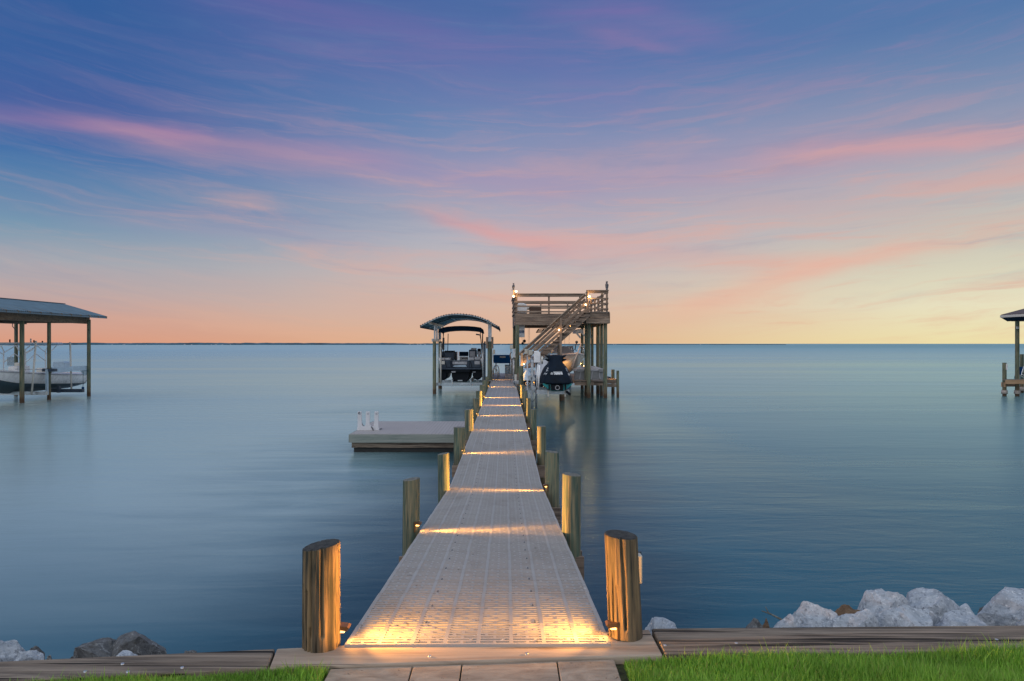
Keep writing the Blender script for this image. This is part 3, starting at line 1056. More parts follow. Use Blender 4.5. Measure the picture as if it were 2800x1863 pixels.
for i, a in enumerate(RP):
    pil(1, *a, '%s, %s in the right row from shore' % (extra[i], ordn[i]), 30 + i, cut=(-.12 if i in (0, 1) else 0, 0))

# ------------------------------------------------------------------ walkway
dock = empty('walkway', (xc(4), 3.8, deckz(4)), 'long grey grated walkway on timber stringers running from the lawn out over the water', 'dock')
NX, PL = 8, .335


def panel_mesh():
    mb = MB()
    w = WD / 2; th = .055; rows = 8
    pitch = (PL - .006) / rows
    slot = pitch * .50
    cell = WD / NX
    for r_ in range(rows):
        y0 = r_ * pitch
        mb.box(-w, w, y0, y0 + pitch - slot, -th, 0)
        # bridges across the slot
        xs_ = [(-w, -w + .022), (w - .022, w)]
        for c_ in range(1, NX):
            xs_.append((-w + c_ * cell - .010, -w + c_ * cell + .010))
        for c_ in range(NX):
            q = (.5 if r_ % 2 == 0 else (.24 if (r_ // 2) % 2 else .76))
            xm = -w + (c_ + q) * cell
            xs_.append((xm - .0075, xm + .0075))
        for a, b_ in xs_:
            mb.box(a, b_, y0 + pitch - slot, y0 + pitch, -th, 0)
    for sx in (-.30, .30):
        mb.cyl((sx, .03, -.002), (sx, .03, .003), .0055, seg=8, mi=1)
        mb.cyl((sx, .055, -.002), (sx, .055, .003), .004, seg=8, mi=1)
    return mb


pm0 = panel_mesh()
pan = pm0.build('deck_panel', ['grate', 'greyd'], None)
pan.parent = dock
d = 3.755; first = True; npan = 0
DEND = 24.0
while d < DEND:
    o = pan if first else pan.copy()
    if not first: COL.objects.link(o)
    first = False
    z0, z1 = deckz(d), deckz(d + PL)
    o.location = Vector((xc(d), d, z0)) - Vector(dock.location)
    o.rotation_euler = (math.atan2(z1 - z0, PL), 0, .0087 + random.uniform(-.0015, .0015))
    o.location.x += random.uniform(-.003, .003)
    o.parent = dock
    d += PL; npan += 1
# beyond that the slots merge: one part
mb = MB()
ye = 42.0
w = WD / 2
vs = []
for y in (d, ye):
    for sx in (-w, w):
        vs += [(xc(y) + sx, y, deckz(y)), (xc(y) + sx, y, deckz(y) - .035)]
mb.add(vs, [(0, 2, 6, 4), (1, 5, 7, 3), (0, 4, 5, 1), (2, 3, 7, 6), (0, 1, 3, 2), (4, 6, 7, 5)])
mb.build('far_decking', 'gratefar', dock)
# stringers and bents
for sx in (-WD / 2 + .035, 0, WD / 2 - .035):
    mb = MB()
    mb.bar((xc(3.9) + sx, 3.95, deckz(3.95) - .058 - .09), (xc(D2) + sx, D2, deckz(D2) - .058 - .09), .045, .175)
    mb.bar((xc(D2) + sx, D2 + .003, deckz(D2) - .058 - .09), (xc(ye) + sx, ye, deckz(ye) - .058 - .09), .045, .175)
    mb.build('stringer', 'wy', dock)
for i in range(len(RP)):
    for arr, k in ((LP, -1), (RP, 1)):
        pass
for i, a in enumerate(LP):
    dd = deck_d(a[3])
    bb = RP[i] if i < len(RP) else None
    zt = deckz(dd) - .215
    rr = (a[1] - a[0]) * dd / F / 2
    for off in (-rr - .022, rr + .022):
        mb = MB()
        x0 = X(a[0], dd) - .02; x1 = (X(bb[1], dd) + .02) if bb else xc(dd) + WD / 2
        mb.box(x0, x1, dd + off - .02, dd + off + .02, zt - .22, zt)
        mb.build('cross_beam', 'wx', dock)


# ------------------------------------------------------------------ lamps on the pilings
def spot(loc, target, energy, cone, blend, parent, rad=.012, col=(1, .425, .075)):
    l = bpy.data.lights.new('lamp_light', 'SPOT')
    l.energy = energy; l.spot_size = R(cone); l.spot_blend = blend; l.shadow_soft_size = rad; l.color = col
    o = bpy.data.objects.new('lamp_light', l); COL.objects.link(o)
    wl = Vector(parent.location)
    o.location = Vector(loc) - wl
    dvec = Vector(target) - Vector(loc)
    o.rotation_euler = dvec.to_track_quat('-Z', 'Y').to_euler()
    o.parent = parent
    return o


def deck_light(side, px_pile, pyc, label, energy=5, cone=62, dd=None, zz=None, span=WD, xx=None, hgt=.065, tgt=None):
    "side -1: fixture on the left edge shining right"
    d = deck_d(pyc) if dd is None else dd
    z = deckz(d) if zz is None else zz
    x = (xc(d) + side * WD / 2) if xx is None else xx
    t = empty('deck_light', (x, d, z), label, 'deck light', 'small deck lights along the walkway')
    s = -side
    mb = MB()
    xo = x + side * .055
    mb.box(min(xo, xo + s * .014), max(xo, xo + s * .014), d - .028, d + .028, z - .01, z + .09)
    mb.build('back_plate', 'bronze', t, bevel=.002)
    mb = MB()
    vs = []
    for yy in (d - .03, d + .03):
        vs += [(xo + s * .014, yy, z + .088), (xo + s * .062, yy, z + .082), (xo + s * .072, yy, z + .074), (xo + s * .060, yy, z + .060), (xo + s * .014, yy, z + .066)]
    mb.add(vs, [(0, 1, 2, 3, 4), (9, 8, 7, 6, 5)] + [(k, 5 + k, 5 + (k + 1) % 5, (k + 1) % 5) for k in range(5)])
    mb.build('hood', 'bronze', t)
    mb = MB()
    mb.box(min(xo + s * .018, xo + s * .046), max(xo + s * .018, xo + s * .046), d - .022, d + .022, z + .050, z + .059)
    mb.build('lens', 'lens', t)
    lx = x + s * .022
    big = cone > 100
    spot((lx, d, z + hgt), (lx + s * .10, d, z - .02), energy * .045, 165, .5, t)             # glow by the fixture
    if big:
        spot((lx, d, z + hgt + .025), (lx + s * .50, d + .10, z - .02), energy * .16, 120, 1.0, t)
        spot((lx, d, z + hgt + .03), (lx + s * .90, d + .12, z), energy * 1.0, 76, 1.0, t)
        spot((lx, d, z + hgt + .03), (lx + s * .55, d - .15, z - .02), energy * .42, 80, 1.0, t)
        spot((lx, d, z + hgt + .03), (lx + s * .70, d + .75, z - .01), energy * .9, 90, 1.0, t)
        spot((lx, d - .12, z + hgt + .01), (lx + s * 1.5, d + .04, z + .26), energy * 10.0, 27, .5, t)  # added wash spot, set ahead of the fixture, for the opposite post
    else:
        spot((lx, d, z + hgt + .01), (lx + s * .45, d, z - .02), energy * .30, 84, 1.0, t)
        spot((lx, d, z + hgt + .01), (lx + s * 1.0, d, z + .02), energy * 2.9, 62, 1.0, t)   # the throw across the boards
        spot((lx, d - .03, z + hgt + .01), (lx + s * 1.5, d + .08, z + .30), energy * 11.0, 40, .4, t)   # added wash spot aimed at the post opposite
    return t


deck_light(-1, 0, 1752, 'deck light at the foot of the thick left piling, brightest near the lawn', 36, 125, dd=3.80)
deck_light(1, 0, 1738, 'deck light at the foot of the thick right piling nearest the lawn', 36, 125, dd=3.85)
LL = [(-1, 1452, 'second from shore on the left side, on the knotty piling'), (1, 1341.6, 'on the stout pale-topped right piling'), (-1, 1239.5, 'on the stout brownish left piling before the float'),
      (1, 1178, 'on the fifth right piling'), (-1, 1137, 'on the sixth left piling'), (1, 1109, 'on the seventh right piling'), (-1, 1087.6, 'on the eighth left piling'),
      (-1, 1058.5, 'on the tenth left piling near the pontoon lift'), (-1, 1038.5, 'on the last left piling before the end platform')]
for s_, py, lb in LL:
    deck_light(s_, 0, py, 'small bronze deck light ' + lb, 32 if py > 1110 else 75, 80)

# box behind the right thick piling
d = 4.06
t = empty('utility_box', (X(1735, d), d, ZC), 'beige weatherproof box on a pipe behind the thick right piling', 'utility box')
mb = MB(); mb.box(X(1690, d), X(1757, d), d, d + .07, Z(1597, d), Z(1521, d)); mb.build('enclosure', 'beige', t, bevel=.006)
mb = MB(); mb.box(X(1688, d), X(1760, d), d + .0705, d + .082, Z(1599, d), Z(1519, d)); mb.build('back_plate', 'greyd', t)
mb = MB(); mb.cyl((X(1744, d), d + .04, 1.0), (X(1744, d), d + .04, Z(1598, d)), .0145); mb.build('conduit', 'beige', t)
mb = MB(); mb.cyl((X(1744, d), d + .04, Z(1604, d)), (X(1744, d), d + .04, Z(1597, d)), .018); mb.build('fitting', 'beige', t)

# ------------------------------------------------------------------ float
fl = empty('floating_dock', (-2.6, 19.6, 0), 'low square float of grey composite planks moored left of the walkway', 'float')
fx0, fx1, fy0, fy1 = X(958, 19.6), xc(20) - WD / 2 - .16, 19.6, 22.8
zt = .487
mb = MB(); mb.box(fx0, fx1, fy0, fy1, zt - .03, zt); o = mb.build('planking', 'planks', fl)
mb = MB(); mb.box(fx0 - .003, fx1 + .003, fy0 - .045, fy0 - .004, .262, zt - .012); mb.build('fascia', 'fasc', fl, bevel=.004)
mb = MB(); mb.box(fx0 - .045, fx0 - .004, fy0 - .002, fy1, .262, zt - .014); mb.build('fascia', 'fasc', fl, bevel=.004)
mb = MB(); mb.box(fx0 + .01, fx1, fy1 + .004, fy1 + .045, .262, zt - .014); mb.build('fascia', 'fasc', fl)
mb = MB()
for i in range(5):
    a = fx0 + .08 + i * (fx1 - fx0 - .1) / 5
    mb.box(a, a + (fx1 - fx0 - .1) / 5 - .004, fy0 + .06, fy1 - .06, -.3, .262)
mb.build('float_drum', 'foam', fl)
MB().box(fx0 + .03, fx1, fy0 + .02, fy0 + .05, .12, .261).build('skirt_board', 'capd', fl)
mb = MB(); mb.cyl((X(1141, 21), 20.9, zt), (X(1141, 21), 20.9, zt + .012), .03); mb.build('hatch', 'greyl', fl)

# rack
dr_ = 20.45
M['rackw'] = plain('white_starboard', (.62, .63, .66), .5, var=.05)
rk = empty('board_rack', (X(1005, dr_), dr_, zt), 'white three-pronged plastic rack standing on the corner of the float', 'rack')


def z7(x, y): return 940 + x / 6.547, 1100 + y / 6.547


prof = [(235, 508), (250, 440), (252, 172), (318, 172), (322, 360), (335, 425), (360, 442), (380, 436), (396, 400), (400, 172), (466, 172), (470, 300),
        (462, 380), (478, 430), (510, 446), (538, 430), (548, 360), (553, 172), (618, 172), (622, 440), (636, 495), (636, 508)]
pts = [P(*z7(a, b_), dr_) for a, b_ in prof]
dzv = zt - min(p.z for p in pts)
mb = MB(); n_ = len(pts)
vs = [(p.x, dr_ - .03, p.z + dzv) for p in pts] + [(p.x, dr_ + .03, p.z + dzv) for p in pts]
mb.add(vs, [tuple(range(n_)), tuple(reversed(range(n_, 2 * n_)))] + [(k, n_ + k, n_ + (k + 1) % n_, (k + 1) % n_) for k in range(n_)])
mb.build('upright', 'rackw', rk, bevel=.004)
for rp, rr in (([P(*z7(280, 175), dr_ - .05), P(*z7(265, 210), dr_ - .06), P(*z7(270, 178), dr_ - .06)], .012),
               ([P(*z7(318, 350), dr_ + .1), P(*z7(345, 415), dr_ + .1), P(*z7(375, 443), dr_ + .1), P(*z7(395, 425), dr_ + .1)], .009),
               ([P(*z7(490, 440), dr_ - .06), P(*z7(515, 470), dr_ - .08), P(*z7(530, 508), dr_ - .08)], .014),
               ([P(*z7(625, 492), dr_ + .15), P(*z7(680, 476), dr_ + .25)], .012)):
    MB().tube(rp, rr, 6).build('tie_rope', 'rope', rk)
for q in (285, 433, 585):
    a = P(*z7(q, 215), dr_ - .032)
    MB().cyl((a.x, dr_ - .034, a.z + dzv), (a.x, dr_ - .028, a.z + dzv), .03, seg=12).build('knob', 'greyl', rk)


# ------------------------------------------------------------------ far shore
shore = MB()
vs = []; fs = []
nn = 900
for i in range(nn):
    x = -1900 + 2500 * i / (nn - 1)
    k = max(0.0, min(1.0, (420 - x) / 900))
    h = (1.2 + 2.9 * k) * (1 + .35 * noise.noise(Vector((x * .012, 0, 0))) + .22 * noise.noise(Vector((x * .05, 3, 0))) + .12 * noise.noise(Vector((x * .2, 3, 0)))) + .3
    y = 1650 + 60 * noise.noise(Vector((x * .004, 5, 0)))
    vs += [(x, y, -.5), (x, y + 4, h * .8), (x, y + 25, h), (x, y + 60, h * .9), (x, y + 160, -.5)]
for i in range(nn - 1):
    for k in range(4):
        a = i * 5 + k
        fs.append((a, a + 5, a + 6, a + 1))
shore.add(vs, fs, 0, True)
tag(shore.build('far_treeline', 'shore'), kind='stuff')
g = random.Random(3)
proto = None
for px in (307, 337, 341, 375, 400, 505, 524, 578, 590, 608, 630, 1121, 1130, 1142, 1150, 1162, 1256, 1290, 1370, 1378, 1620, 1678, 1684, 1915):
    d_ = 1500.0
    if proto is None:
        t = empty('distant_house', (0, 0, 0), 'tiny pale house on the far shore', 'house', 'pale houses along the far shore')
        mb = MB(); mb.box(-2.2, 2.2, -2, 2, 0, 1.7); mb.build('wall', 'greyl', t)
        mb = MB(); mb.add([(-2.5, -2.3, 1.7), (2.5, -2.3, 1.7), (2.5, 2.3, 1.7), (-2.5, 2.3, 1.7), (-1.5, 0, 2.5), (1.5, 0, 2.5)], [(0, 1, 5, 4), (1, 2, 5), (2, 3, 4, 5), (3, 0, 4), (3, 2, 1, 0)]); mb.build('roof', 'greyl', t)
        proto = t; o = t
    else:
        o = proto.copy(); COL.objects.link(o)
        for ch in proto.children:
            c = ch.copy(); COL.objects.link(c); c.parent = o
    o.location = (X(px, d_), d_, 0.2)
    s_ = g.uniform(.3, .55); o.scale = (s_ * g.uniform(.8, 1.6), s_, s_)

# ------------------------------------------------------------------ pontoon boat, its lift and canopy
def s1(x, y): return 1140 + x / 6.27333, 850 + y / 6.272
def s5(x, y): return 1180 + x / 9.8, 930 + y / 9.8


lift = empty('boat_lift', (X(1262, 43), 43, 0), 'four-piling boat lift with an arched teal canopy, left of the walkway end', 'boat lift')
df, db = 42.4, 47.3
pls = []
for (a, b_, t_, dd, sd, rr) in ((1183.2, 1192.8, 934, df, 61, 0), (1198.5, 1208.5, 934, db, 62, 0), (1333, 1345.5, 934, df, 63, 0), (1334, 1344, 934, db, 64, 0)):
    piling(a, b_, t_, dd, None, sd, parent=lift, name='piling', cracks=0)
d = df
# headers between the pilings
mb = MB(); mb.bar(P(*s1(266, 505), d - .12), P(*s1(372, 505), db + .1), .08, .17); mb.build('header_beam', 'alu', lift)
mb = MB(); mb.bar(P(*s1(1245, 505), d - .12), P(*s1(1245, 508), db + .1), .16, .17); mb.build('header_beam', 'alu', lift)
for q in (1203, 1294):
    mb = MB(); a = P(*s1(q, 550), d - .15); mb.box(a.x - .06, a.x + .06, a.y, a.y + .1, Z(953.5, d), Z(922, d)); mb.build('upright_board', 'wz', lift)
a = P(*s1(455, 560), db - .2); mb = MB(); mb.box(a.x - .06, a.x + .06, a.y, a.y + .1, Z(957, db), Z(924, db)); mb.build('upright_board', 'wz', lift)
# lift beam low under the boat and hangers
for dd in (43.0, 46.4):
    mb = MB(); mb.box(X(1193, 43), X(1337, 43), dd - .09, dd + .09, Z(1052.5, 43), Z(1047, 43))
    mb.box(X(1193, 43), X(1337, 43), dd - .02, dd + .02, Z(1052.5, 43) - .05, Z(1052.5, 43)); mb.build('cradle_beam', 'alu', lift)
for px in (1236.5, 1287.5):
    mb = MB(); mb.box(X(px, 43) - .04, X(px, 43) + .04, 42.8, 46.6, Z(1046, 43), Z(1038, 43))
    mb.box(X(px, 43) - .03, X(px, 43) + .03, 42.84, 42.9, Z(1058, 43), Z(1045.9, 43)); mb.build('bunk', 'alu', lift)
for px, dd in ((1196.5, 42.9), (1335, 42.9), (1205, 46.4), (1333, 46.4)):
    mb = MB(); mb.cyl((X(px, 43), dd, Z(1049, 43)), (X(px, 43), dd, Z(934, 43)), .012, seg=6); mb.build('cable', 'alu', lift)
for px, t_, m_ in ((1320.5, 938, 'alu'), (1325.5, 934, 'greyd'), (1204.5, 938, 'offwhite')):
    mb = MB(); mb.cyl((X(px, 42.8), 42.9, Z(1050, 43)), (X(px, 42.8), 42.9, Z(t_, 42.8)), .05, seg=10); mb.build('guide_post', m_, lift)

# canopy: an arched sheet
arc = [(60, 253), (135, 213), (220, 172), (330, 118), (415, 90), (500, 67), (600, 54), (700, 50), (800, 55), (900, 66), (960, 76), (1050, 98), (1130, 127), (1210, 163), (1270, 196), (1340, 236), (1405, 272)]
dn, dfar = 41.4, 51.0
near_ = [P(*s1(*q), dn) for q in arc]
secs = []
for k in range(9):
    t_ = k / 8
    y = dn + (dfar - dn) * t_
    sag = .02 * math.sin(t_ * math.pi * 2) ** 2
    secs.append([(p.x - .0087 * (y - dn), y, p.z - sag) for p in near_])
cp = empty('lift_canopy', (X(1262, 45), 45, 3.9), 'arched dark teal canvas canopy laced over the pontoon boat lift', 'canopy')
mb = MB(); mb.loft(secs, closed=False, caps=False); mb.build('canvas', 'teal_canvas', cp, solid=.015)
for dd in (dn + .02, dn + 4.8, dfar):
    mb = MB(); mb.tube([(p.x - .0087 * (dd - dn), dd, p.z - .05) for p in near_], .028, 8); mb.build('hoop', 'alu', cp)
for i in (0, 5, 11, 16):
    p = near_[i]; mb = MB(); mb.cyl((p.x, dn, p.z - .055), (p.x - .083, dfar, p.z - .055), .018, seg=8); mb.build('purlin', 'alu', cp)
mb = MB()
for yy in (dn - .02, dfar + .02):
    for i in range(len(near_) - 1):
        for t_ in (0, .5):
            p = near_[i].lerp(near_[i + 1], t_); q = (p.x - .0087 * (yy - dn), yy, p.z + .0)
            mb.cyl((q[0], q[1] - .02, q[2] - .03), (q[0], q[1] + .02, q[2] + .025), .022, .018, seg=6)
for i in range(34):
    y = dn + (dfar - dn) * i / 33
    for p in (near_[0], near_[-1]):
        mb.cyl((p.x - .0087 * (y - dn), y, p.z - .14), (p.x - .0087 * (y - dn), y, p.z + .02), .02, .03, seg=6)
o = mb.build('lacing', 'navy', cp)
for (xa, ya, xb, yb) in ((215, 200, 430, 268), (1215, 185, 1272, 205)):
    a = P(*s1(xa, ya), dn + .4)
    mb = MB(); mb.bar(a, (a.x - .06, dfar - .5, a.z), .10, .20); mb.build('side_beam', 'offwhite', cp)
for (q, y0, y1, dd, r_) in ((305, 262, 492, df, .045), (343, 262, 492, df + 1.2, .045), (383, 285, 492, db, .05), (405, 285, 492, db, .04), (1252, 190, 490, df, .10), (1240, 215, 490, db, .07)):
    mb = MB(); mb.box(X(s1(q, 0)[0], dd) - r_, X(s1(q, 0)[0], dd) + r_, dd - r_, dd + r_, Z(s1(0, y1)[1], dd), Z(s1(0, y0)[1], dd)); mb.build('post', 'alu', cp)

# the boat itself, stern towards the camera
DB = 43.3
bt = empty('pontoon_boat', (X(1259, 45), 45, .9), 'dark grey pontoon boat with a black bimini top, hanging in its lift stern-on', 'boat')


def bx(x0, y0, x1, y1, d0, d1, mb=None, D=None):
    "box whose face at depth d0 covers the s1 zoom rectangle"
    mb = mb or MB()
    D = D or d0
    a = P(*s1(x0, y0), D); b_ = P(*s1(x1, y1), D)
    return mb.box(min(a.x, b_.x), max(a.x, b_.x), d0, d1, min(a.z, b_.z), max(a.z, b_.z))


BL = DB + 3.9
# side pontoons: tubes with conical nose (away) and flat stern
for (x0, x1, y0, y1) in ((368, 515, 1015, 1198), (950, 1118, 1005, 1190)):
    a = P(*s1((x0 + x1) / 2, (y0 + y1) / 2), DB)
    rx = (x1 - x0) / 2 / 6.27 * DB / F; rz_ = (y1 - y0) / 2 / 6.27 * DB / F
    mb = MB()
    secs = []
    for t_, k in ((0, .82), (.02, .98), (.06, 1), (.7, 1), (.85, .8), (.95, .45), (1, .1)):
        secs.append([(a.x + rx * k * math.cos(u_), DB + .1 + (BL - DB) * t_, a.z + rz_ * k * math.sin(u_) + (1 - k) * rz_ * .5) for u_ in [2 * math.pi * i / 24 for i in range(24)]])
    mb.loft(secs); mb.build('pontoon', 'black', bt)
# centre hull with jet housing
mb = MB(); secs = []
for t_, k, dzz in ((0, .94, 0), (.03, 1, 0), (.7, 1, 0), (.9, .7, .15), (1, .15, .35)):
    pr = [(588, 1010), (910, 1010), (905, 1120), (888, 1190), (850, 1222), (640, 1222), (612, 1190), (592, 1120)]
    c_ = P(*s1(750, 1110), DB)
    secs.append([(c_.x + (P(*s1(*q), DB).x - c_.x) * k, DB + .05 + (BL - DB) * t_, c_.z + (P(*s1(*q), DB).z - c_.z) * k + dzz) for q in pr])
mb.loft(secs, sm=False); mb.build('hull', 'black', bt, bevel=.03)
bx(368, 1005, 1118, 1070, DB + .12, BL, None).build('deck_frame', 'black', bt, bevel=.02)
bx(366, 985, 1122, 1008, DB - .25, BL + .05).build('swim_platform', 'greyd', bt, bevel=.015)
bx(590, 1012, 912, 1050, DB - .2, DB + .1).build('step', 'black', bt, bevel=.015)
bx(700, 1188, 780, 1206, DB - .0, DB + .06).build('badge', 'alu', bt)
bx(955, 1040, 1005, 1062, DB + .08, DB + .13).build('badge', 'greyl', bt)
bx(590, 1040, 660, 1058, DB - .22, DB - .19).build('reflector', 'greyl', bt)
for q in (430, 468, 1030, 1060):
    bx(q - 4, 1190, q + 4, 1250, DB + .3, DB + .4).build('bunk_bracket', 'alu', bt)
# stern panels
for (x0, x1, yy) in ((378, 582, 850), (905, 1100, 850)):
    mb = MB(); pr = [(x0, yy), (x1 - 8, yy), (x1, 985), (x0, 985)]
    c0 = [P(*s1(*q), DB) for q in pr]
    secs = [[(p.x, DB + .05, p.z) for p in c0], [(p.x, DB + .95, p.z) for p in c0]]
    mb.loft(secs, sm=False); mb.build('stern_panel', 'greyd', bt, bevel=.04)
for (x0, x1, m_) in ((384, 478, 'offwhite'), (988, 1080, 'greyl')):
    bx(x0, 862, x1, 922, DB + .02, DB + .06).build('tail_panel', m_, bt, bevel=.02)
for (x0, x1) in ((480, 548), (915, 975)):
    mb = MB(); mb.bar(P(*s1(x0, 865), DB + .03), P(*s1(x0 + 30, 975), DB + .03), .03, .03); mb.build('trim_line', 'black', bt)
for (x0, y0, x1, y1, m_) in ((390, 812, 480, 850, 'greyl'), (484, 808, 574, 850, 'greyl'), (888, 800, 985, 850, 'greyl'), (990, 792, 1095, 846, 'greyl')):
    bx(x0, y0, x1, y1, DB + .1, DB + 1.0).build('cushion', m_, bt, bevel=.04)
bx(582, 855, 905, 985, DB + .25, DB + .9).build('engine_hatch', 'greyd', bt, bevel=.03)
bx(610, 872, 858, 920, DB + .22, DB + .27).build('name_panel', 'greyl', bt, bevel=.01)
mb = MB(); pr = [(615, 968), (630, 938), (830, 932), (858, 968)]; c0 = [P(*s1(*q), DB) for q in pr]
mb.loft([[(p.x, DB + .18, p.z) for p in c0], [(p.x, DB + .26, p.z) for p in c0]], sm=False); mb.build('handle_recess', 'alub', bt, bevel=.01)
a = P(*s1(732, 897), DB + .2)
text_mesh('SEA-DOO', 'lettering', .12, (a.x, DB + .215, a.z), R(90), 0, 'letter', bt, width=(808 - 652) / 6.27 * DB / F, bold=.004)
# seats and console
bx(470, 690, 640, 850, DB + 1.0, DB + 1.6).build('seat_back', 'greyd', bt, bevel=.05)
bx(470, 686, 644, 715, DB + .95, DB + 1.5).build('seat_top', 'black', bt, bevel=.03)
bx(400, 700, 470, 800, DB + 1.2, DB + 3.0).build('side_seat', 'greyd', bt, bevel=.06)
for (x0, x1) in ((690, 700), (716, 728)):
    bx(x0, 700, x1, 858, DB + .95, DB + 1.0).build('gate_post', 'chrome', bt)
bx(645, 705, 690, 850, DB + 1.5, DB + 2.2).build('side_seat', 'greyd', bt, bevel=.03)
bx(722, 704, 880, 780, DB + 3.2, DB + 3.5).build('seat_back', 'navy', bt, bevel=.02)
bx(735, 788, 880, 850, DB + 3.0, DB + 3.2).build('bow_panel', 'white', bt, bevel=.01)
a = P(*s1(822, 816), DB + 3.0)
text_mesh('SEA-DOO', 'lettering', .1, (a.x, DB + 2.99, a.z), R(90), 0, 'letterd', bt, width=.34 * 1.06, bold=.004)
bx(890, 668, 1025, 810, DB + 1.2, DB + 1.7).build('captain_seat', 'greyd', bt, bevel=.06)
bx(905, 695, 1000, 792, DB + 1.17, DB + 1.22).build('seat_cushion', 'greyl', bt, bevel=.03)
bx(925, 640, 1020, 672, DB + 1.25, DB + 1.6).build('headrest', 'greyl', bt, bevel=.04)
bx(1035, 650, 1095, 760, DB + 1.6, DB + 2.2).build('helm', 'black', bt, bevel=.05)
bx(1045, 700, 1090, 800, DB + 1.0, DB + 1.15).build('side_cushion', 'greyl', bt, bevel=.05)
# rails along both sides
for xq in (384, 1106):
    mb = MB(); mb.tube([P(*s1(xq, 985), DB), P(*s1(xq, 800), DB), (X(s1(xq, 0)[0], DB), DB + .4, Z(s1(0, 740)[1], DB)), (X(s1(xq, 0)[0], DB), BL, Z(s1(0, 740)[1], DB))], .02, 8); mb.build('side_rail', 'chrome', bt)
    xx = X(s1(xq, 0)[0], DB)
    MB().box(xx - .015, xx + .015, DB + .3, BL, Z(s1(0, 985)[1], DB), Z(s1(0, 760)[1], DB)).build('side_fence', 'greyd', bt)
# bimini
top = [(366, 352), (372, 322), (420, 300), (500, 284), (620, 273), (740, 270), (860, 273), (980, 282), (1075, 296), (1115, 325), (1124, 368)]
mb = MB(); secs = []
for t_, k in ((0, 0), (.25, .05), (.5, .06), (.75, .05), (1, 0)):
    y = DB + .2 + 2.7 * t_
    up_ = [Vector(((P(*s1(*q), DB + .2)).x, y, P(*s1(*q), DB + .2).z + k)) for q in top]
    dn_ = [Vector((p.x, y, max(Z(s1(0, 385)[1], DB + .2) + k + .02 * math.sin(i * 1.3), p.z - .22))) for i, p in enumerate(up_)]
    secs.append([tuple(q) for q in up_] + [tuple(q) for q in reversed(dn_)])
mb.loft(secs); mb.build('bimini_top', 'black' and 'navy', bt)
for (xa, ya, xb, yb, d0, d1) in ((378, 375, 405, 800, .3, .9), (400, 375, 386, 760, 2.4, 1.2), (430, 375, 420, 740, 1.0, 1.3), (473, 385, 462, 700, 2.7, 2.6), (1085, 370, 1108, 745, .3, .9), (1100, 370, 1098, 740, 2.4, 1.3), (1120, 365, 1116, 860, 1.0, .9)):
    mb = MB(); mb.tube([P(*s1(xa, ya), DB + .2) + Vector((0, d0 - .2, 0)), P(*s1(xb, yb), DB) + Vector((0, d1, 0))], .024, 8); mb.build('bimini_pole', 'greyd', bt)
mb = MB(); mb.bar(P(*s1(1012, 405), DB + .3), P(*s1(1078, 415), DB + .3), .06, .08); mb.tube([P(*s1(1078, 415), DB + .3), P(*s1(1088, 465), DB + .4), P(*s1(1100, 520), DB + .5)], .015, 6); mb.build('light_bar', 'greyd', bt)
mb = MB(); mb.tube([P(*s1(1118, 985), DB), P(*s1(1128, 900), DB), P(*s1(1120, 820), DB + .1)], .03, 8); mb.build('mooring_line', 'alu', bt)

# ------------------------------------------------------------------ end platform, table, hoops, cabinets
def s6(x, y): return 1300 + x / 8.25, 930 + y / 8.253


ep = empty('end_platform', (X(1375, 47), 47, .78), 'wide grey grated platform where the walkway ends, between the two boat lifts', 'platform')
ex0, ex1 = X(1337, 47) - .15, X(1412, 47) + .05
mb = MB(); mb.box(ex0, ex1, 42.004, 52.8, .74, .774); mb.build('decking', 'gratefar', ep)
for sx in (ex0 + .04, (ex0 + ex1) / 2, ex1 - .04):
    mb = MB(); mb.box(sx - .03, sx + .03, 42.01, 52.79, .52, .735); mb.build('joist', 'wy', ep)
mb = MB(); mb.box(ex0, 5.4, 50.2, 52.79, .735 - .03, .735); mb.build('cross_deck', 'gratefar', ep)
for x in (ex0 + .2, .9, 2.4, 3.9, 5.2):
    for y in (50.4, 52.6):
        mb = MB(); pile_mesh(mb, x, y, .09, -1.5, .7, seed=int(x * 10)); mb.build('support_pile', ['pile', 'pile_top'], ep)

D6 = 51.0
tb = empty('covered_grill', (X(1375, D6), D6, .78), 'boat grill table under a bright blue cover at the far end of the walkway', 'grill')
pr = [(408, 338), (792, 338), (800, 380), (822, 500), (800, 527), (560, 529), (420, 522), (404, 505)]
c0 = [P(*s6(*q), D6) for q in pr]
mb = MB(); mb.loft([[(p.x, D6, p.z) for p in c0], [(p.x, D6 + .75, p.z) for p in c0]], sm=False); o = mb.build('cover', 'blue', tb, bevel=.03)
for q in (460, 775):
    a = P(*s6(q, 0), D6); mb = MB(); mb.cyl((a.x, D6 + .35, .78), (a.x, D6 + .35, Z(s6(0, 528)[1], D6)), .045, seg=12); mb.build('leg', 'offwhite', tb)
    mb = MB(); mb.cyl((a.x, D6 + .35, .775), (a.x, D6 + .35, .80), .16, seg=16); mb.build('foot_plate', 'offwhite', tb)
a = P(*s6(617, 385), D6)
text_mesh('MAGMA', 'lettering', .16, (a.x, D6 - .012, a.z), R(90), 0, 'letterg', tb, width=(685 - 555) / 8.25 * D6 / F, bold=.006)
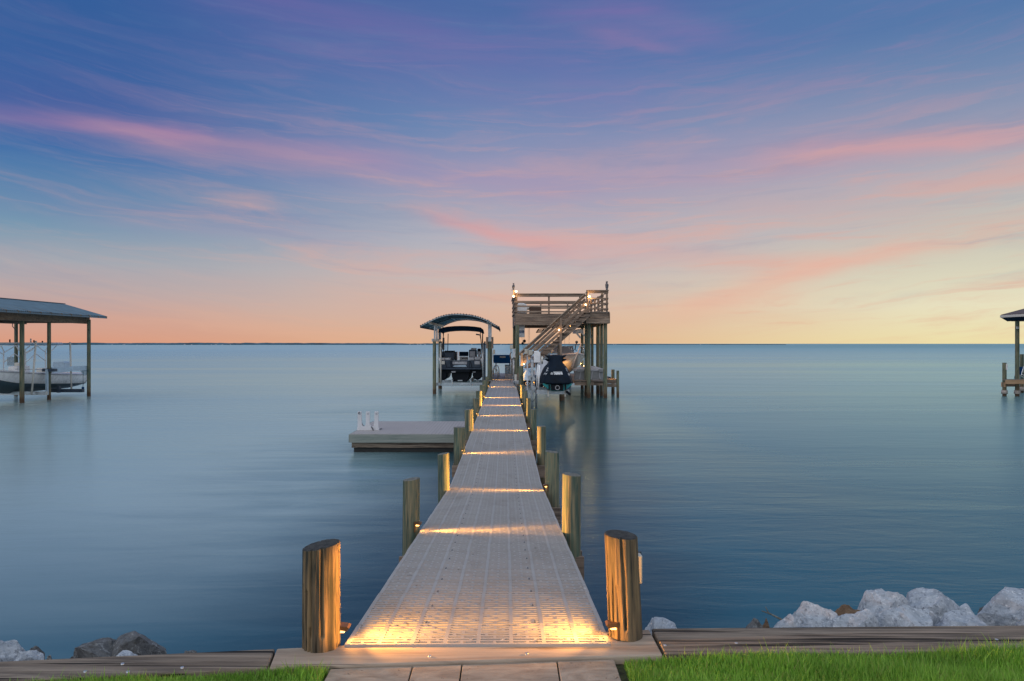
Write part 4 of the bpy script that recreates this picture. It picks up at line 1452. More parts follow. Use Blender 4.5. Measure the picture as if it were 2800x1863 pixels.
# ladder hoops
for (xa, xb, yt, yb, dd, lb, lean) in ((375, 508, 648, 850, 44.6, 'nearer', 0), (412, 532, 568, 745, 47.5, 'farther', 0)):
    pts = []
    x0, x1 = X(s6(xa, 0)[0], dd), X(s6(xb, 0)[0], dd)
    zt_ = Z(s6(0, yt)[1], dd); cx = (x0 + x1) / 2; rx = (x1 - x0) / 2
    pts = [(x1, dd, .70)] + [(cx + rx * math.cos(u_), dd, zt_ - .35 + .35 * math.sin(u_)) for u_ in [math.pi * i / 12 for i in range(13)]] + [(x0, dd, .0)]
    mb = MB(); mb.tube(pts, .035, 10); o = mb.build('ladder_hoop', 'chrome')
    tag(o, '%s stainless ladder hoop on the left edge of the end platform' % lb, 'ladder rail', 'ladder hoops on the end platform')
dd = 45.5
bn = empty('clear_bin', (X(1391, dd), dd, .78), 'translucent grey bin standing on the right side of the end platform', 'bin')
mb = MB(); a = P(*s6(665, 568), dd); b_ = P(*s6(835, 822), dd)
mb.box(a.x, b_.x, dd, dd + .02, .80, a.z); mb.box(a.x, b_.x, dd + .7, dd + .72, .80, a.z); mb.box(a.x, a.x + .02, dd + .021, dd + .699, .80, a.z); mb.box(b_.x - .02, b_.x, dd + .021, dd + .699, .80, a.z)
mb.build('panel', 'acrylic', bn)
mb = MB(); mb.box(a.x - .01, b_.x + .01, dd - .01, dd + .73, .775, Z(s6(0, 765)[1], dd)); mb.build('base', 'greyl', bn, bevel=.01)
mb = MB(); mb.tube([(a.x, dd, a.z), (b_.x, dd, a.z), (b_.x, dd + .72, a.z), (a.x, dd + .72, a.z), (a.x, dd, a.z)], .015, 6); mb.build('rim', 'greyd', bn)


def cabinet(name, x0, y0, x1, y1, fn, dd, th, m_, label, conduit=None):
    t = empty(name, (X(fn(x0, 0)[0], dd), dd, Z(fn(0, y1)[1], dd)), label, name.replace('_', ' '))
    a = P(*fn(x0, y0), dd); b_ = P(*fn(x1, y1), dd)
    MB().box(a.x, b_.x, dd, dd + th, b_.z, a.z).build('case', m_, t, bevel=.015)
    w_ = b_.x - a.x; h_ = a.z - b_.z
    MB().box(a.x + w_ * .08, b_.x - w_ * .08, dd - .012, dd - .001, b_.z + h_ * .06, a.z - h_ * .06).build('door', m_, t, bevel=.004)
    if conduit is not None:
        for c_ in conduit:
            MB().cyl((X(fn(c_, 0)[0], dd), dd + th / 2, .8), (X(fn(c_, 0)[0], dd), dd + th / 2, b_.z + .02), .022, seg=8).build('conduit', 'alu', t)
    return t


cabinet('switch_box', 385, 215, 442, 320, s6, 42.2, .15, 'beige', 'small beige switch box on the right piling of the pontoon lift', [395])
cabinet('switch_box', 778, 108, 848, 205, s6, 39.2, .15, 'beige', 'beige square box high on the left stair-tower piling', [800])
cabinet('electrical_panel', 835, 200, 905, 402, s6, 38.6, .15, 'alu', 'tall grey electrical panel on the left stair-tower piling', [850, 870])
for (q, y0, y1) in ((812, 270, 470), (850, 410, 560)):
    mb = MB(); a = P(*s6(q, y0), 38.7); b_ = P(*s6(q + 14, y1), 38.7)
    mb.tube([a, a.lerp(b_, .3) + Vector((-.08, 0, 0)), a.lerp(b_, .7) + Vector((-.06, 0, 0)), b_, b_ + Vector((.02, .1, -.8))], .03, 8)
    tag(mb.build('hose', 'rockb' if q == 812 else 'black'), ('reddish' if q == 812 else 'black') + ' hose coiled on the left stair-tower piling', 'hose')
t = empty('outlet_post', (X(1407, 34.5), 34.5, .6), 'short post with grey outlets and a looped cable at the right edge of the walkway', 'outlet post')
a = P(*s6(905, 800), 34.5)
MB().box(a.x - .05, a.x + .05, 34.5, 34.6, .6, Z(s6(0, 780)[1], 34.5)).build('post', 'offwhite', t)
MB().box(a.x - .10, a.x + .02, 34.42, 34.49, Z(s6(0, 980)[1], 34.5), Z(s6(0, 920)[1], 34.5)).build('outlet', 'alu', t, bevel=.01)
MB().box(a.x + .04, a.x + .16, 34.42, 34.49, Z(s6(0, 990)[1], 34.5), Z(s6(0, 915)[1], 34.5)).build('outlet', 'alu', t, bevel=.01)
mb = MB(); mb.tube([P(*s6(880, 930), 34.4), P(*s6(872, 990), 34.4), P(*s6(905, 1035), 34.3), P(*s6(950, 1060), 34.2), P(*s6(985, 1050), 34.2)], .02, 8); mb.build('cable', 'greyd', t)
MB().box(X(1420, 33), X(1421.6, 33) + .02, 33, 33.06, Z(s6(0, 1060)[1], 33), Z(s6(0, 1042)[1], 33)).build('tag_plate', 'teal', t)

# ------------------------------------------------------------------ stair tower
def s2(x, y): return 1380 + x / 4.3559, 740 + y / 4.3556
def s3(x, y): return 1390 + x / 9.2235, 760 + y / 9.2235
def s4(x, y): return 1540 + x / 9.2235, 760 + y / 9.2235


DF, DK = 40.3, 48.0
tw = empty('stair_tower', (2.6, 44, 0), 'raised weathered timber deck on tall pilings with railings all round', 'raised deck')
XL, XR = X(1410, DF), X(1664.5, 38.9)
XLb = XL - .12; ZF = Z(857.5, DF)
for (a, b_, t_, dd, sd) in ((1408.8, 1420, 889, 39.9, 71), (1402.3, 1409, 889, 47.3, 72), (1604.5, 1615, 884, 39.25, 73), (1649.7, 1660.3, 884, 39.2, 74), (1598, 1604.6, 885, 40.5, 75),
                            (1588, 1596, 888, 47.2, 76), (1616, 1623.2, 889, 44.0, 77), (1630, 1640, 885, 42.7, 78), (1640.6, 1649, 885, 40.9, 79)):
    piling(a, b_, t_, dd, None, sd, parent=tw, name='piling', cracks=0)
# platform
MB().box(XLb, XR - .02, DF + .05, DK, ZF - .05, ZF).build('decking', 'wseam', tw)
fh = Z(857.5, DF) - Z(889.5, DF)
for k in range(3):
    z1 = ZF - .004 - k * fh / 3
    MB().box(XL, X(1606, DF) + .2, DF - .045, DF - .002, z1 - fh / 3 + .008, z1).build('fascia_board', 'wx', tw)
for k in range(3):
    z1 = ZF - .004 - k * fh / 3
    mb = MB(); mb.bar((XL - .02, DF, z1 - fh / 6), (XLb - .02, DK, z1 - fh / 6), .045, fh / 3 - .008); mb.build('fascia_board', 'wy', tw)
    MB().bar((XR - .05, DF, z1 - fh / 6), (XR - .05, DK, z1 - fh / 6), .045, fh / 3 - .008).build('fascia_board', 'wy', tw)
    MB().box(XLb, XR - .08, DK + .002, DK + .045, z1 - fh / 3 + .008, z1).build('fascia_board', 'wx', tw)
for i in range(12):
    x = XL + .3 + i * (XR - XL - .5) / 11
    MB().box(x - .022, x + .022, DF + .06, DK - .01, ZF - .30, ZF - .055).build('joist', 'wy', tw)
for y in (DF + .3, 44, DK - .4):
    MB().box(XL + .05, XR - .1, y - .06, y + .06, ZF - .57, ZF - .305).build('girder', 'wx', tw)
# landing block in front
L0, L1 = 38.85, DF - .05
lx0, lx1 = X(1604, 38.85), X(1664.5, 38.85)
zl = Z(852.5, 38.85)
MB().box(lx0 + .10, lx1 + .04, L0 - .04, L1, zl - .045, zl).build('landing_deck', 'wseam', tw)
MB().box(lx0 + .18, lx1, L0 - .001, L0 + .042, Z(869.3, L0), zl - .05).build('fascia_board', 'wx', tw)
MB().box(lx0 - .02, lx1 + .02, L0 - .03, L0 + .012, Z(884.6, L0), Z(869.8, L0)).build('fascia_board', 'wx', tw)
MB().box(lx1 + .022, lx1 + .065, L0 - .03, L1, Z(884.6, L0), zl - .05).build('fascia_board', 'wy', tw)
MB().box(X(1596, 39) , X(1603, 39), 39.2, L1, Z(884.6, 39.2), Z(868, 39.2)).build('ledger', 'wx', tw)


def post(x, y, z0, z1, w=.09, m_='wz', nm='post', par=None):
    return MB().box(x - w / 2, x + w / 2, y - w / 2, y + w / 2, z0, z1).build(nm, m_, par or tw)


def railx(x0, x1, y, zc, h, th=.04, m_='wx', nm='rail', par=None):
    return MB().box(x0, x1, y - th / 2, y + th / 2, zc - h / 2, zc + h / 2).build(nm, m_, par or tw)


# front rail of the main deck
zt_ = Z(803, DF)
MB().box(XL - .05, X(1598, DF), DF - .10, DF + .06, zt_ - .04, zt_).build('top_rail', 'wx', tw)
railx(XL, X(1598, DF), DF - .05, (Z(804.6, DF) + Z(812, DF)) / 2 - .01, .14)
for py in (826.3, 838.0, 852.8):
    railx(XL, X(1595 if py < 850 else 1500, DF) , DF - .03, Z(py, DF), .09)
for px in (1412.6, 1501, 1586):
    post(X(px, DF), DF + .03, ZF - .1, zt_ - .041)
# left side rail
xa, xb = XL - .04, XLb - .06
for zc, h in ((Z(808, DF), .13), (Z(826.3, DF), .1), (Z(838, DF), .1), (Z(851, DF), .1)):
    MB().bar((xa, DF, zc), (xb, DK, zc), .04, h).build('rail', 'wy', tw)
MB().bar((xa - .0, DF - .04, zt_ + .02), (xb, DK, zt_ + .02), .14, .038).build('top_rail', 'wy', tw)
for k in range(1, 5):
    t_ = k / 4.0
    post(xa + (xb - xa) * t_ + .06, DF + (DK - DF) * t_, ZF - .1, zt_ - .02)
# back rail
for zc, h in ((zt_ - .10, .14), (zt_ - .42, .09), (zt_ - .66, .09), (zt_ - .95, .12)):
    railx(xb, XR - .1, DK - .03, zc, h)
MB().box(xb, XR - .1, DK - .1, DK + .05, zt_ - .03 + .0305, zt_ + .039).build('top_rail', 'wx', tw)
for px in (1478.5, 1551.7, 1600):
    post(X(px, DK), DK - .1, ZF, zt_ - .01)
# right side rail
for zc, h in ((zt_ - .10, .14), (zt_ - .36, .08), (zt_ - .60, .08), (zt_ - .86, .08)):
    MB().bar((XR - .1, DF + .05, zc), (XR - .16, DK - .12, zc), .04, h).build('rail', 'wy', tw)
for k in range(5):
    y = DF + .3 + k * (DK - DF - .8) / 4
    post(XR - .16, y, ZF, zt_ - .03)
# landing rail
zr = Z(793.5, L0)
MB().box(lx0 - .01, lx1 + .0, L0 - .07, L0 + .09, zr - .04, zr).build('top_rail', 'wx', tw)
railx(lx0 + .02, lx1 - .02, L0 + .0, (Z(795, L0) + Z(802, L0)) / 2 - .01, .13)
for py in (816.3, 830, 845):
    railx(lx0 + .04, lx1 - .02, L0, Z(py, L0), .07)
post(lx0 + .05, L0 + .03, ZF - .2, zr - .041, .11); post(X(1608, L0), L0 + .16, ZF - .2, zr - .045, .09); post(lx1 - .09, L0 + .06, ZF - .2, zr - .041, .10)
for px in (1615.5, 1627.3, 1637.5):
    MB().box(X(px, L0) - .035, X(px, L0) + .035, L0 + .0205, L0 + .055, zl - .2, Z(816, L0)).build('baluster', 'wz', tw)
for zc in (zr - .1, Z(816.3, L0), Z(830, L0), Z(845, L0)):
    MB().bar((lx1 - .03, L0 + .05, zc), (lx1 - .05, DF, zc), .04, .09).build('rail', 'wy', tw)
post(X(1646.5, 41.6), 41.6, ZF, Z(801, 41.6), .12, 'amber')

# staircase
stc = empty('staircase', (2.2, 39.2, ZF / 2), 'weathered open-riser staircase with slanted handrails climbing from the walkway to the raised deck', 'staircase')
slope = .9125
SN, SFAR = 38.35, 39.35


def rail_line(d0, ya, yb, w, h, m_='wx', x0z=170, x1z=970, nm='handrail'):
    a = P(*s2(x0z, ya), SN); b_ = P(*s2(x1z, yb), SN)
    o = MB().bar((a.x, d0, a.z), (b_.x, d0, b_.z), w, h, up=(0, 0, 1)).build(nm, m_, stc)
    return o


# near side: cap, rails, stringer
rail_line(SN, 985, 262, .15, .04, 'cap'); rail_line(SN + .05, 1008, 288, .04, .13, 'wx', 178, 965, 'side_rail')
rail_line(SN + .05, 1135 - 40, 1135 - 40 - 580, .04, .12, 'wx', 215, 965 - 110, 'side_rail') if False else None
rail_line(SN + .05, 950, 392, .04, .13, 'amber' if False else 'wx', 345, 965, 'side_rail')
rail_line(SN + .05, 965, 468, .04, .12, 'wx', 410, 965, 'side_rail')
rail_line(SN + .05, 1120, 1035, .04, .13, 'amber', 205, 300, 'side_rail')  # orange lamplight on this rail is put in by its amber timber colour
rail_line(SN + .05, 1070, 985, .04, .12, 'wx', 210, 300, 'side_rail')
a = P(*s2(480, 985), SN); b_ = P(*s2(985, 532), SN)
sl = (b_ - a) / (b_.x - a.x)
a2 = a - sl * (a.x - .30)
for dd in (SN + .12, SFAR - .12):
    MB().bar((a2.x, dd, a2.z), (b_.x + .1, dd, b_.z + .08), .045, .26).build('stringer', 'wx', stc)
# far side rails
for off in (0, -.30, -.60):
    a3 = P(*s2(170, 985), SN); b3 = P(*s2(970, 262), SN)
    MB().bar((a3.x + .12, SFAR, a3.z + off + .02), (b3.x + .05, SFAR, b3.z + off + .02), .15 if off == 0 else .04, .04 if off == 0 else .12).build('handrail' if off == 0 else 'side_rail', 'wx', stc)
# treads
tx0 = P(*s2(468, 935), SN); tx1 = P(*s2(940, 493), SN)
nt_ = 9
step = (tx1 - tx0) / nt_
k = 0
for i in range(-6, nt_ + 1):
    p = tx0 + step * i
    if p.z < .95 or p.x < .25: continue
    w_ = .31
    MB().box(p.x + .0, p.x + w_, SN + .0, SFAR - .0, p.z - .045, p.z).build('tread', 'wx', stc)
    if p.x > .6: MB().box(p.x + .10, p.x + .14, SN + .16, SFAR - .16, p.z - .20, p.z - .047).build('cleat', 'wz', stc)
for (px0, px1, y0, y1, dd, m_) in ((1423.7, 1429.8, 966, 1001.7, SN + .02, 'amber'), (1530, 1536.2, 870, 972, SN - .06, 'wz'), (1524, 1530, 942, 975, SFAR, 'wz'), (1603, 1607, 797, 856, SN + .02, 'wz')):
    x0, x1 = X(px0, dd), X(px1, dd)
    zb = Z(y1, dd)
    if px0 == 1423.7: zb = .8
    if px0 == 1530: zb = 1.2
    MB().box(x0, x1, dd - .05, dd + .05, zb, Z(y0, dd)).build('post', m_, stc)
MB().box(.22, .75, SN - .02, SFAR + .3, 1.02, 1.07).build('bottom_landing', 'wseam', stc)
for x in (.28, .7):
    for y in (SN + .05, SFAR + .2): MB().box(x - .05, x + .05, y - .05, y + .05, -.5, 1.015).build('support_post', 'wz', stc)

# bulbs and their light
def bulb(px, py, dd, label, e, r_=.045, lo=(0, -.12, 0), st=True):
    p = P(px, py, dd)
    t = empty('lit_bulb', p, label, 'lamp', 'small warm lamps on the stair tower')
    mb = MB()
    mb.loft([ell(p.x, p.y, p.z + r_ * math.sin(u_), r_ * math.cos(u_) + .001, r_ * math.cos(u_) + .001, 12) for u_ in [math.pi * (i / 8 - .5) for i in range(9)]])
    mb.build('globe', 'bulb', t)
    MB().cyl((p.x, p.y, p.z - r_ * 1.9), (p.x, p.y, p.z - r_ * .9), r_ * .5, seg=10).build('socket', 'bronze', t)
    l = bpy.data.lights.new('lamp_light', 'POINT'); l.energy = e; l.color = (1, .55, .2); l.shadow_soft_size = .04
    o = bpy.data.objects.new('lamp_light', l); COL.objects.link(o); o.location = lo; o.parent = t


bulb(1411.2, 797, DF - .15, 'bright warm bulb on the left end of the top rail', 4, .045)
bulb(1404.2, 811, DF - .1, 'warm bulb just below the owl perch at the left corner', 3.5, .04)
bulb(1611, 811.5, L0 - .05, 'warm bulb behind the lattice at the stair top', 12, .045)
bulb(1528.6, 902, SN - .12, 'orange step light at the middle stair post', 1.8, .03)
bulb(1601.5, 833.5, SN - .05, 'orange step light near the top of the stairs', 1.8, .035)
bulb(1596.5, 1002, 46.8, 'warm lamp low on the far piling behind the grey dock box', 14, .03)
bulb(1432, 996, SN - .12, 'orange step light at the foot of the stairs', 3, .022)


# owls
def owl(px, py0, py1, dd, label, turn, stub=None):
    z0, z1 = Z(py1, dd), Z(py0, dd); h = z1 - z0; x = X(px, dd)
    t = empty('owl_decoy', (x, dd, z0), label, 'owl decoy', 'owl decoys on the railing corners')
    prof = [(0, .20, .18), (.06, .22, .20), (.10, .15, .14), (.25, .19, .17), (.45, .25, .22), (.60, .25, .21), (.70, .19, .17), (.745, .15, .145), (.80, .175, .16), (.87, .175, .155), (.92, .13, .12), (.945, .05, .05)]
    mb = MB(); mb.loft([ell(x + (.03 * h * math.sin(f_ * 3) * turn), dd, z0 + f_ * h, a_ * h * .62, b_ * h * .62, 16) for f_, a_, b_ in prof]); mb.build('body', 'owl', t)
    for s_ in (-1, 1):
        MB().cyl((x + s_ * .07 * h, dd, z0 + .89 * h), (x + s_ * .095 * h, dd, z0 + h), .028 * h, .004, seg=8).build('ear_tuft', 'owl', t)
        MB().cyl((x + s_ * .045 * h, dd - .088 * h, z0 + .84 * h), (x + s_ * .045 * h, dd - .108 * h, z0 + .84 * h), .022 * h, seg=10).build('eye', 'bronze', t)
    MB().cyl((x, dd - .09 * h, z0 + .82 * h), (x, dd - .125 * h, z0 + .79 * h), .018 * h, .003, seg=8).build('beak', 'greyl', t)
    for s_ in (-1, 1):
        mb = MB(); mb.loft([ell(x + s_ * .14 * h * w_, dd + .02, z0 + f_ * h, .035 * h, .09 * h * k_, 10) for f_, w_, k_ in ((.14, .6, .3), (.3, .9, .8), (.5, 1.08, 1), (.64, 1.0, .7))]); mb.build('wing', 'owl', t)
    return t


owl(1403.9, 773.8, 793.2, DF, 'owl decoy on a slim amber post at the left corner of the raised deck', 1)
px_o = 1404.6
op = empty('owl_perch', (X(px_o, DF), DF, zt_), 'slim amber post with a thin crossbar, under the left owl', 'perch')
MB().box(X(1403.2, DF), X(1406.6, DF), DF - .03, DF + .03, Z(812, DF), Z(793.3, DF)).build('post', 'amber', op)
MB().box(X(1397.5, DF), X(1406, DF), DF - .035, DF - .031 + .05, Z(793.9, DF), Z(793.2, DF)).build('crossbar', 'greyd', op)
owl(1659.6, 768.3, 793.3, L0 + .02, 'larger owl decoy on the top rail at the right corner of the raised deck', -1)

# things on the deck
dd = 41.6
ch = empty('covered_chair', (X(1428, dd), dd, ZF), 'white covered lounge chair behind the railing at the left end of the raised deck', 'chair')
pr = [(232, 890), (232, 655), (262, 640), (330, 636), (395, 642), (440, 668), (478, 692), (476, 890)]
c0 = [P(*s3(*q), dd) for q in pr]
MB().loft([[(p.x, dd, max(p.z, ZF + .002)) for p in c0], [(p.x, dd + .8, max(p.z, ZF + .002)) for p in c0]], sm=False).build('cover', 'white', ch, bevel=.04)
MB().box(X(s3(478, 0)[0], dd), X(s3(532, 0)[0], dd), dd + .1, dd + .6, Z(s3(0, 800)[1], dd), Z(s3(0, 738)[1], dd)).build('armrest', 'offwhite', ch, bevel=.03)
wb = empty('wicker_bench', (X(1463, dd), dd, ZF), 'brown woven bench box behind the railing of the raised deck', 'bench')
MB().box(X(s3(532, 0)[0], dd), X(s3(826, 0)[0], dd), dd, dd + .6, ZF + .06, Z(s3(0, 742)[1], dd)).build('body', 'wicker', wb, bevel=.02)
MB().box(X(s3(528, 0)[0], dd), X(s3(830, 0)[0], dd), dd - .02, dd + .62, Z(s3(0, 741)[1], dd), Z(s3(0, 733)[1], dd)).build('lid', 'wicker', wb, bevel=.01)
for q in (540, 815):
    MB().box(X(s3(q, 0)[0], dd), X(s3(q + 8, 0)[0], dd), dd + .02, dd + .07, ZF, ZF + .065).build('foot', 'black', wb)
# hanging sign
dd = 41.0
sg = empty('hanging_sign', (X(1427, dd), dd, Z(890, dd)), 'silver-grey sign with a dark blue band hanging under the raised deck beside the left pilings', 'sign')
MB().box(X(s3(276, 0)[0], dd), X(s3(412, 0)[0], dd), dd, dd + .04, Z(s3(0, 1500)[1], dd), ZF - .56).build('board', 'alu', sg, bevel=.01)
MB().box(X(s3(278, 0)[0], dd), X(s3(400, 0)[0], dd), dd - .004, dd - .001, Z(s3(0, 1395)[1], dd), Z(s3(0, 1328)[1], dd)).build('band', 'blue', sg)
for yy, wd in ((1345, .85), (1362, .6), (1378, .85)):
    for i in range(6):
        xw = 290 + i * 17
        MB().box(X(s3(xw, 0)[0], dd), X(s3(xw + 11 * wd, 0)[0], dd), dd - .006, dd - .0045, Z(s3(0, yy + 5)[1], dd), Z(s3(0, yy - 4)[1], dd)).build('lettering', 'letter', sg)
# dark louvred heater under the stairs
dd = 43.0
ht = empty('overhead_heater', (X(1475, dd), dd, Z(905, dd)), 'black slatted heater slung under the raised deck behind the stairs', 'heater')
for i, (xa, xb, y_) in enumerate(((760, 900, 1295), (735, 880, 1325), (712, 860, 1352), (700, 830, 1380))):
    a = P(*s3(xa, y_), dd); b_ = P(*s3(xb + 40, y_ - 12), dd)
    MB().bar((a.x, dd + i * .05, a.z), (b_.x, dd + i * .05, b_.z), .35, .035).build('slat', 'black', ht)
MB().bar(P(*s3(760, 1300), dd + .1), P(*s3(712, 1375), dd + .25), .04, .05).build('frame', 'black', ht)
MB().bar(P(*s3(900, 1290), dd + .1), P(*s3(850, 1365), dd + .25), .04, .05).build('frame', 'black', ht)
# lift beam at right
dd = 42.6
lb_ = empty('lift_gearbox', (X(1585, dd), dd, Z(905, dd)), 'pale painted lift beam with diagonal braces under the right side of the raised deck', 'lift beam')
MB().box(X(s4(325, 0)[0], dd), X(s4(385, 0)[0], dd), dd - .1, dd + .25, Z(s4(0, 1392)[1], dd), Z(s4(0, 1316)[1], dd)).build('end_plate', 'alub', lb_, bevel=.01)
MB().box(X(s4(388, 0)[0], dd), X(s4(512, 0)[0], dd), dd - .05, dd + 4.2, Z(s4(0, 1385)[1], dd), Z(s4(0, 1292)[1], dd)).build('beam', 'alub', lb_, bevel=.01)
MB().bar(P(*s4(335, 1392), dd), P(*s4(440, 1520), dd), .06, .10).build('brace', 'alub', lb_)
MB().bar(P(*s4(540, 1470), dd), P(*s4(470, 1385), dd), .06, .08).build('brace', 'alub', lb_)
# blue-grey kayak-like panels seen between pilings
dd = 46.0
MBk = MB(); MBk.box(X(1615, dd), X(1617.4, dd), dd, dd + .05, Z(925, dd), Z(893, dd))
tag(MBk.build('gauge_board', 'white'), 'narrow white board with a blue patch between the right-hand pilings', 'board')

# ------------------------------------------------------------------ lower platform on the right with the grey dock box
def s8(x, y): return 1540 + x / 8.25, 930 + y / 8.253


lp = empty('lower_platform', (4.4, 43, .85), 'low timber platform beneath the raised deck, right of the boat slip', 'platform')
z_p = Z(1041.3, 39.6)
MB().box(X(1571, 39.5), X(1651, 39.5), 39.5, 49.5, z_p - .04, z_p).build('decking', 'wseam', lp)
MB().box(X(1571, 39.5), X(1624, 39.5), 39.44, 39.485, Z(1054, 39.5), z_p - .045).build('fascia_board', 'wx', lp)
MB().box(X(1568.5, 39.5), X(1621, 39.5), 39.36, 39.5, z_p, z_p + .04).build('edge_board', 'wx', lp)
MB().box(X(1621, 39.6), X(1652, 39.6), 39.6, 39.64, z_p - .25, z_p - .045).build('fascia_board', 'wx', lp)
for x in (3.5, 4.9):
    MB().box(x - .03, x + .03, 39.7, 49.4, z_p - .25, z_p - .045).build('joist', 'wy', lp)
d9 = 41.5
z9 = Z(s8(0, 884)[1], d9)
MB().box(X(1655, d9), X(1686, d9), d9, d9 + 3.5, z9 - .04, z9).build('side_deck', 'wseam', lp)
MB().box(X(1655, d9), X(1686, d9), d9 - .045, d9 - .002, Z(s8(0, 985)[1], d9), z9 - .005).build('fascia_board', 'wx', lp)
MB().box(X(1655, d9), X(1686, d9), d9 - .04, d9 - .003, Z(s8(0, 1062)[1], d9), Z(s8(0, 992)[1], d9)).build('fascia_board', 'wx', lp)
piling(1671.5, 1680.6, 1011, 42.3, 'short amber-lit piling at the right end of the lower platform', 81, cracks=0, group='mooring pilings at the lower platform')
piling(1685.5, 1693, 1014, 39.6, 'short dark green piling farthest right beside the lower platform', 82, cracks=0, group='mooring pilings at the lower platform')
piling(1529.5, 1544, 1040, 37.6, 'short dark piling in the water under the watercraft lift', 83, cracks=0, group='mooring pilings at the lower platform')
t = deck_light(-1, 0, 0, 'deck light glowing on the right end of the lower platform', 60, 100, dd=d9 + .12, zz=z9, xx=X(1661, d9))
a = P(*s8(1040, 845), d9 + 1)
mb = MB(); mb.cyl((a.x - .08, a.y, z9 + .06), (a.x + .08, a.y, z9 + .06), .03); mb.box(a.x - .03, a.x + .03, a.y - .03, a.y + .03, z9, z9 + .05)
tag(mb.build('cleat', 'greyd'), 'dark mooring cleat on the lit right end of the lower platform', 'cleat')

dd = 40.6
bxx = empty('dock_box', (X(1609, dd), dd, z_p), 'large grey moulded dock box behind the front tower pilings', 'dock box')
x0, x1 = X(s8(258, 0)[0], dd), X(s8(925, 0)[0], dd)
zb, zs, ztop = z_p, Z(s8(0, 705)[1], dd), Z(s8(0, 622)[1], dd)
MB().loft([ell((x0 + x1) / 2, dd + .42, zb, (x1 - x0) / 2 * .975, .36, 40, 9), ell((x0 + x1) / 2, dd + .42, zs, (x1 - x0) / 2, .40, 40, 9)], sm=False).build('tub', 'grey', bxx)
xm = (x0 + x1) / 2; hw = (x1 - x0) / 2
MB().loft([ell(xm, dd + .42, zs + .01, hw + .06, .45, 40, 9), ell(xm, dd + .42, zs + .09, hw + .06, .45, 40, 9), ell(xm, dd + .42, zs + .14, hw * .92, .38, 40, 9), ell(xm, dd + .42, ztop + .06, hw * .45, .30, 40, 6)], sm=False).build('lid', 'greyl', bxx)
for q in (375, 860):
    a = X(s8(q, 0)[0], dd); MB().box(a - .16, a + .16, dd - .07, dd - .02, zs - .05, zs + .12).build('latch', 'grey', bxx, bevel=.02)
for q in (470, 735):
    a = X(s8(q, 0)[0], dd)
    mb = MB(); pr = [(-.30, 0), (-.22, .38), (-.17, .44), (.17, .44), (.22, .38), (.30, 0), (.24, 0), (.17, .36), (.13, .39), (-.13, .39), (-.17, .36), (-.24, 0)]
    vs = [(a + u_ * .9, dd + .01, zb + .03 + v_ * 1.1) for u_, v_ in pr] + [(a + u_ * .9, dd + .07, zb + .03 + v_ * 1.1) for u_, v_ in pr]
    n_ = len(pr)
    mb.add(vs, [tuple(range(n_)), tuple(reversed(range(n_, 2 * n_)))] + [(k, (k + 1) % n_, n_ + (k + 1) % n_, n_ + k) for k in range(n_)])
    mb.build('rib', 'greyl', bxx)

# ------------------------------------------------------------------ boat in the slip
BA = R(-22)
bo = empty('cabin_boat', (1.9, 44, 1.9), 'white motorboat with a bow rail in the slip behind the stairs, hull lit peach', 'boat')


def hull(par, stern, bow, beam, zk, zsheer_s, zsheer_b, flare=.62, mats=('white', 'wake'), name='hull', n=16, deckm='white', vdepth=.35):
    "lofted planing hull; stern and bow are points on the centreline"
    stern = Vector(stern); bow = Vector(bow); ax = (bow - stern); L = ax.length; ax.normalize()
    side = Vector((ax.y, -ax.x, 0))
    secs = []
    for i in range(n + 1):
        t = i / n
        k = 1 - max(0, (t - .45) / .55) ** 2.2
        hb = max(beam / 2 * k, .012)
        zs_ = zsheer_s + (zsheer_b - zsheer_s) * t ** 1.6
        rise = max(0, (t - .62) / .38) ** 2
        zk_ = zk + (zs_ - zk) * rise * .94
        chz = zk_ + (zs_ - zk_) * (.34 + .22 * t)
        hc = hb * (.90 - (.90 - flare) * t)
        c = stern + ax * L * t
        ring = []
        for s_, z in ((-hb, zs_), (-hb * 1.02, zs_ - .06), (-hc, chz), (-hc * .55, (zk_ + chz) / 2 + .0), (0, zk_), (hc * .55, (zk_ + chz) / 2), (hc, chz), (hb * 1.02, zs_ - .06), (hb, zs_), (hb * .7, zs_ + .03), (0, zs_ + .06), (-hb * .7, zs_ + .03)):
            q = c + side * s_; ring.append((q.x, q.y, z))
        secs.append(ring)
    mb = MB(); mb.loft(secs, sm=True)
    o = mb.build(name, mats[0], par)
    # bottom paint as its own skin just outside
    mb = MB(); sec2 = []
    for ring in secs: sec2.append([(x, y, z - .006) for x, y, z in ring[2:7]])
    mb.loft(sec2, closed=False, caps=False); mb.build('bottom', mats[1], par, solid=.004)
    mb = MB()
    for s_ in (1, 7): mb.tube([tuple(r_[s_]) for r_ in secs], .028, 8)
    mb.build('rub_rail', 'greyl', par)
    return secs


bow = Vector((X(1581, 41.3), 41.3, 0)); ster = Vector((X(1500, 47.2), 47.2, 0))
M['peach'] = plain('peach_lit_gelcoat', (.80, .66, .56), .3, var=.05, coat=.3)  # white gelcoat with the warm lamp glow mixed into its colour
hs = hull(bo, (ster.x, ster.y, 0), (bow.x, bow.y, 0), 2.5, Z(1022, 44), Z(975, 46), Z(966, 41.3), mats=('peach', 'offwhite'))
ax = (bow - ster).normalized(); side = Vector((ax.y, -ax.x, 0))
# cabin and windshield
c = ster.lerp(bow, .42)
mb = MB()
zb_ = Z(968, 44)
for_ = []
for f_, w_, z_ in ((-1.1, .95, 0), (-.9, .9, .42), (.3, .75, .45), (1.1, .55, .02)):
    for s_ in (-1, 1):
        q = c + ax * f_ + side * s_ * w_; for_.append((q.x, q.y, zb_ + z_))
mb.add(for_, [(0, 2, 3, 1), (2, 4, 5, 3), (4, 6, 7, 5), (0, 6, 4, 2), (1, 3, 5, 7), (0, 1, 7, 6)]); mb.build('cabin', 'greyl', bo, bevel=.05)
